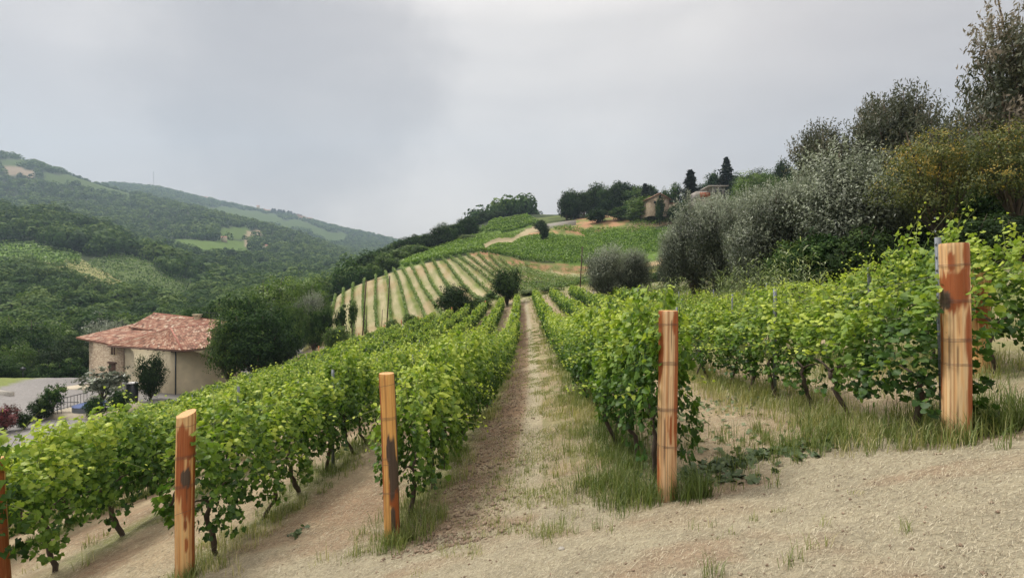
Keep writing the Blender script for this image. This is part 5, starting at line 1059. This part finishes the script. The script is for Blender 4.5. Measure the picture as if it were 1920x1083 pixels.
def cable(a, b, sag, label, r=.02):
    t = np.linspace(0, 1, 20)[:, None]; P = a * (1 - t) + b * t; P[:, 2] -= sag * 4 * (t * (1 - t))[:, 0]; mb = MB(); mb.tube(P - P[0], r, 4, cap=False); tag(mb.build('overhead_cable', M['black'], None, tuple(P[0])), label, 'cable')
cable(at(1345, 347, 170), at(1570, 372, 60), 3, 'sagging overhead cable from the concrete house pole to the olives', .03)
cable(at(687, 526, 78), at(380, 585, 84), 2, 'faint overhead cable from the leaning pole to the farmhouse')
cable(at(687, 526, 78), at(731, 518, 80), .1, 'short cable joining the two tall poles')
# yard furniture
x, y, z = at(234, 745, 58); z = ZY
r = empty('closed_parasol', (x, y, z), 'closed white parasol beside the cream farmhouse wall', 'parasol'); mb = MB(); mb.tube([[0, 0, 0], [0, 0, 3.2]], .04, 8); mb.build('pole', M['steel'], r)
mb = MB(); mb.tube([[0, 0, .9], [0, 0, 1.3], [0, 0, 2.1], [0, 0, 2.8], [0, 0, 3.15]], [.12, .26, .25, .17, .04], 12); mb.build('canopy', M['white'], r); mb = MB(); mb.tube([[0, 0, 0], [0, 0, .1]], .35, 12); mb.build('base', M['black'], r)
x, y, z = at(248, 745, 57)
r = empty('water_butt', (x, y, ZY + .9), 'dark round tank with a pale lid beside the parasol', 'tank'); mb = MB(); mb.tube([[0, 0, -.9], [0, 0, 0], [0, 0, 1.3]], [.55, .6, .58], 16); mb.build('body', M['black'], r); mb = MB(); mb.tube([[0, 0, 1.3], [0, 0, 1.42]], [.62, .5], 16); mb.build('lid', M['white'], r)
# terrace with railing, paddling pool under a blue cover
tx, ty, _ = at(180, 745, 52); ZT = ZY + .5
mb = MB(); mb.box((tx, ty, ZT - .9), (6.4, 5, 1.8), .0); tag(mb.build('terrace', M['paving'], None), kind='structure', label='raised pale paved terrace beside the yard')
r = empty('railing', (tx - 3.1, ty, ZT), 'dark metal railing at the corner of the raised terrace', 'railing'); mb = MB()
mb.tube([[0, -2.4, 1.2], [0, 2.4, 1.2]], .04, 6); mb.tube([[0, -2.4, .12], [0, 2.4, .12]], .03, 6); mb.build('rail', M['black'], r); mb = MB()
mb.tube([[0, -2.4, 1.2], [3.4, -2.4, 1.2]], .04, 6); mb.build('rail', M['black'], r)
for k in range(13): mb = MB(); mb.tube([[0, -2.4 + .4 * k, 0], [0, -2.4 + .4 * k, 1.2]], .022, 5); mb.build('bar', M['black'], r)
for k in range(1, 5): mb = MB(); mb.tube([[.4 * k, -2.4, 0], [.4 * k, -2.4, 1.2]], .022, 5); mb.build('bar', M['black'], r)
r = empty('covered_pool', (tx + .2, ty - .5, ZT), 'small pool under a sagging blue cover on the terrace', 'pool'); mb = MB(); mb.tube([[0, 0, 0], [0, 0, .55]], 1.75, 24, cap=False); mb.build('wall', M['steel'], r)
mb = MB(); P = []; Q = []
for i in range(7):
    for j in range(24): a = 2 * math.pi * j / 24; q = 1.8 * i / 6; P.append([q * math.cos(a), q * math.sin(a), .57 + .10 * math.sin(a * 3 + i) * (1 - i / 6) - .02 * i / 6])
for i in range(6):
    for j in range(24): Q.append([i * 24 + j, (i + 1) * 24 + j, (i + 1) * 24 + (j + 1) % 24, i * 24 + (j + 1) % 24])
mb.add(P, Q); mb.build('cover', M['blue'], r, smooth=True)
def chair(x, y, rz, label):
    r = empty('garden_chair', (x, y, ZT), label, 'chair', 'white garden chairs', rz); mb = MB(); mb.box((0, 0, .43), (.5, .5, .04)); mb.build('seat', M['white'], r); mb = MB()
    for k in range(4): mb.box((0, .24 + .02 * k, .55 + .11 * k), (.5, .03, .08))
    mb.build('backrest', M['white'], r)
    for sx in (-.22, .22):
        for sy in (-.22, .22): mb = MB(); mb.box((sx, sy, .21), (.04, .04, .42)); mb.build('leg', M['white'], r)
chair(tx + 2.2, ty - 1.2, .6, 'white garden chair at the terrace corner near the vines'); chair(tx + 2.6, ty + 1.3, 2.2, 'white garden chair farther back on the terrace')
r = empty('yard_lamp', gpt(43, 76), 'small black lamp post on the lawn edge', 'lamp'); mb = MB(); mb.tube([[0, 0, 0], [0, 0, 1.9]], .05, 8); mb.build('post', M['black'], r); mb = MB(); mb.tube([[0, 0, 1.9], [0, 0, 2.0], [0, 0, 2.35], [0, 0, 2.5]], [.1, .28, .34, .05], 8); mb.build('lantern', M['black'], r)
mb = MB(); x, y, _ = at(150, 715, 66); mb.poly([(x - 2.5, y - 1.6, ZY + .06), (x + 3, y - 2.4, ZY + .06), (x + 3.5, y + 1.5, ZY + .06), (x - .5, y + 2, ZY + .06)], .05); tag(mb.build('paving', M['paving'], None), kind='structure')
# mast, ridge village
p = at(288, 352, 2150); mb = MB(); h = 31 / F * 2150 * 1.0
for sx, sy in ((-1, -1), (1, -1), (0, 1)): mb.tube([[sx * 2.2, sy * 2.2, -10], [sx * .8, sy * .8, h]], .28, 4)
for k in range(12):
    z0 = h * k / 12; w0 = 2.2 - 1.4 * k / 12; mb.tube([[-w0, -w0, z0], [w0, -w0, z0 + h / 12]], .14, 4, cap=False); mb.tube([[w0, -w0, z0], [0, w0, z0 + h / 12]], .14, 4, cap=False)
tag(mb.build('lattice_mast', M['steel'], None, tuple(p)), 'tall thin lattice mast on the distant ridge', 'mast')
def ridge_y(u, v): 
    Ys = np.linspace(1900, 2450, 40); vs = tabv(np.full(40, float(u)), Ys); return float(Ys[np.argmin(vs)])
for i, (u, w, hgt, rh, m_, lab) in enumerate(((484, 10, 7, 4, M['plaster'], 'slender pale tower house in the ridge village'), (492, 24, 7, 3, M['plaster'], 'pale house beside the tower of the ridge village'), (502, 22, 8, 3, M['plaster'], 'pale house at the end of the ridge village street'), (567, 24, 6, 3, M['plaster'], 'long pale house past the ridge cypresses'), (580, 26, 6, 3, M['plaster'], 'low pale house farthest down the ridge'), (385, 18, 7, 3, M['plaster'], 'pale house among trees below the mast'), (560, 14, 6, 3, M['greyplaster'], 'grey house beside the ridge cypresses'), (563, 16, 5, 3, M['plaster'], 'tiny house on the slope under the ridge'))):
    Y = ridge_y(u, 0) - (120 if i == 7 else 30); x, y, z = gpt(u, Y); hgt = 18 if i == 0 else hgt; r = empty('village_house', (x, y, z + 1), lab, 'house', 'houses of the ridge village'); mb = MB(); mb.box((0, 0, hgt / 2), (w, 10, hgt + 3)); mb.build('wall', m_, r)
    mb = MB(); mb.add([[-w/2 - 1, -6, hgt + 1], [w/2 + 1, -6, hgt + 1], [w/2 + 1, 6, hgt + 1], [-w/2 - 1, 6, hgt + 1], [-w/2, 0, hgt + 1 + rh], [w/2, 0, hgt + 1 + rh]], [[0, 1, 5, 4], [2, 3, 4, 5]], [[1, 2, 5], [3, 0, 4]]); mb.build('roof', M['terracotta'], r)
for i, u in enumerate((511, 515.5, 523, 527, 532, 541, 546, 552, 559, 564)):
    Y = ridge_y(u, 0) - 20; x, y, z = gpt(u, Y); v0 = project(np.array([x]), np.array([Y]), np.array([z]))[1][0]
    tree('conifer' if i < 7 else 'broad', 'conifer', u, v0 - (9 if i < 7 else 7), Y, 6 if i < 7 else 7, 'dark cypress on the distant ridge, %s in line from the village' % ordn(i + 1), group='cypresses on the ridge', name='cypress_tree')
for i, (u, Y) in enumerate(((420, 800), (497, 830))):
    x, y, z = gpt(u, Y); r = empty('valley_house', (x, y, z), ['pale house among trees below the bare field across the valley', 'white shed in the wood across the valley'][i], 'house'); mb = MB(); mb.box((0, 0, 3), (7, 6, 9)); mb.build('wall', M['plaster'], r)
    mb = MB(); mb.add([[-4.2, -3.6, 7.5], [4.2, -3.6, 7.5], [4.2, 3.6, 7.5], [-4.2, 3.6, 7.5], [-3.5, 0, 9.5], [3.5, 0, 9.5]], [[0, 1, 5, 4], [2, 3, 4, 5]], [[1, 2, 5], [3, 0, 4]]); mb.build('roof', M['terracotta'], r)

# ------------------------------------------------------------------ air
hz = MB(); hz.box((0, 0, 300), (6500, 6500, 1400)); hm = bpy.data.materials.new('haze_air'); hm.use_nodes = True; t = hm.node_tree; t.nodes.clear(); o = N(t, 'ShaderNodeOutputMaterial'); v = N(t, 'ShaderNodeVolumePrincipled')
v.inputs['Color'].default_value = (.60, .80, 1, 1); v.inputs['Density'].default_value = .00021; v.inputs['Anisotropy'].default_value = .2; Lk(t, v.outputs[0], o.inputs['Volume'])
tag(hz.build('haze', hm), 'thin bluish haze over the far hills', kind='stuff')
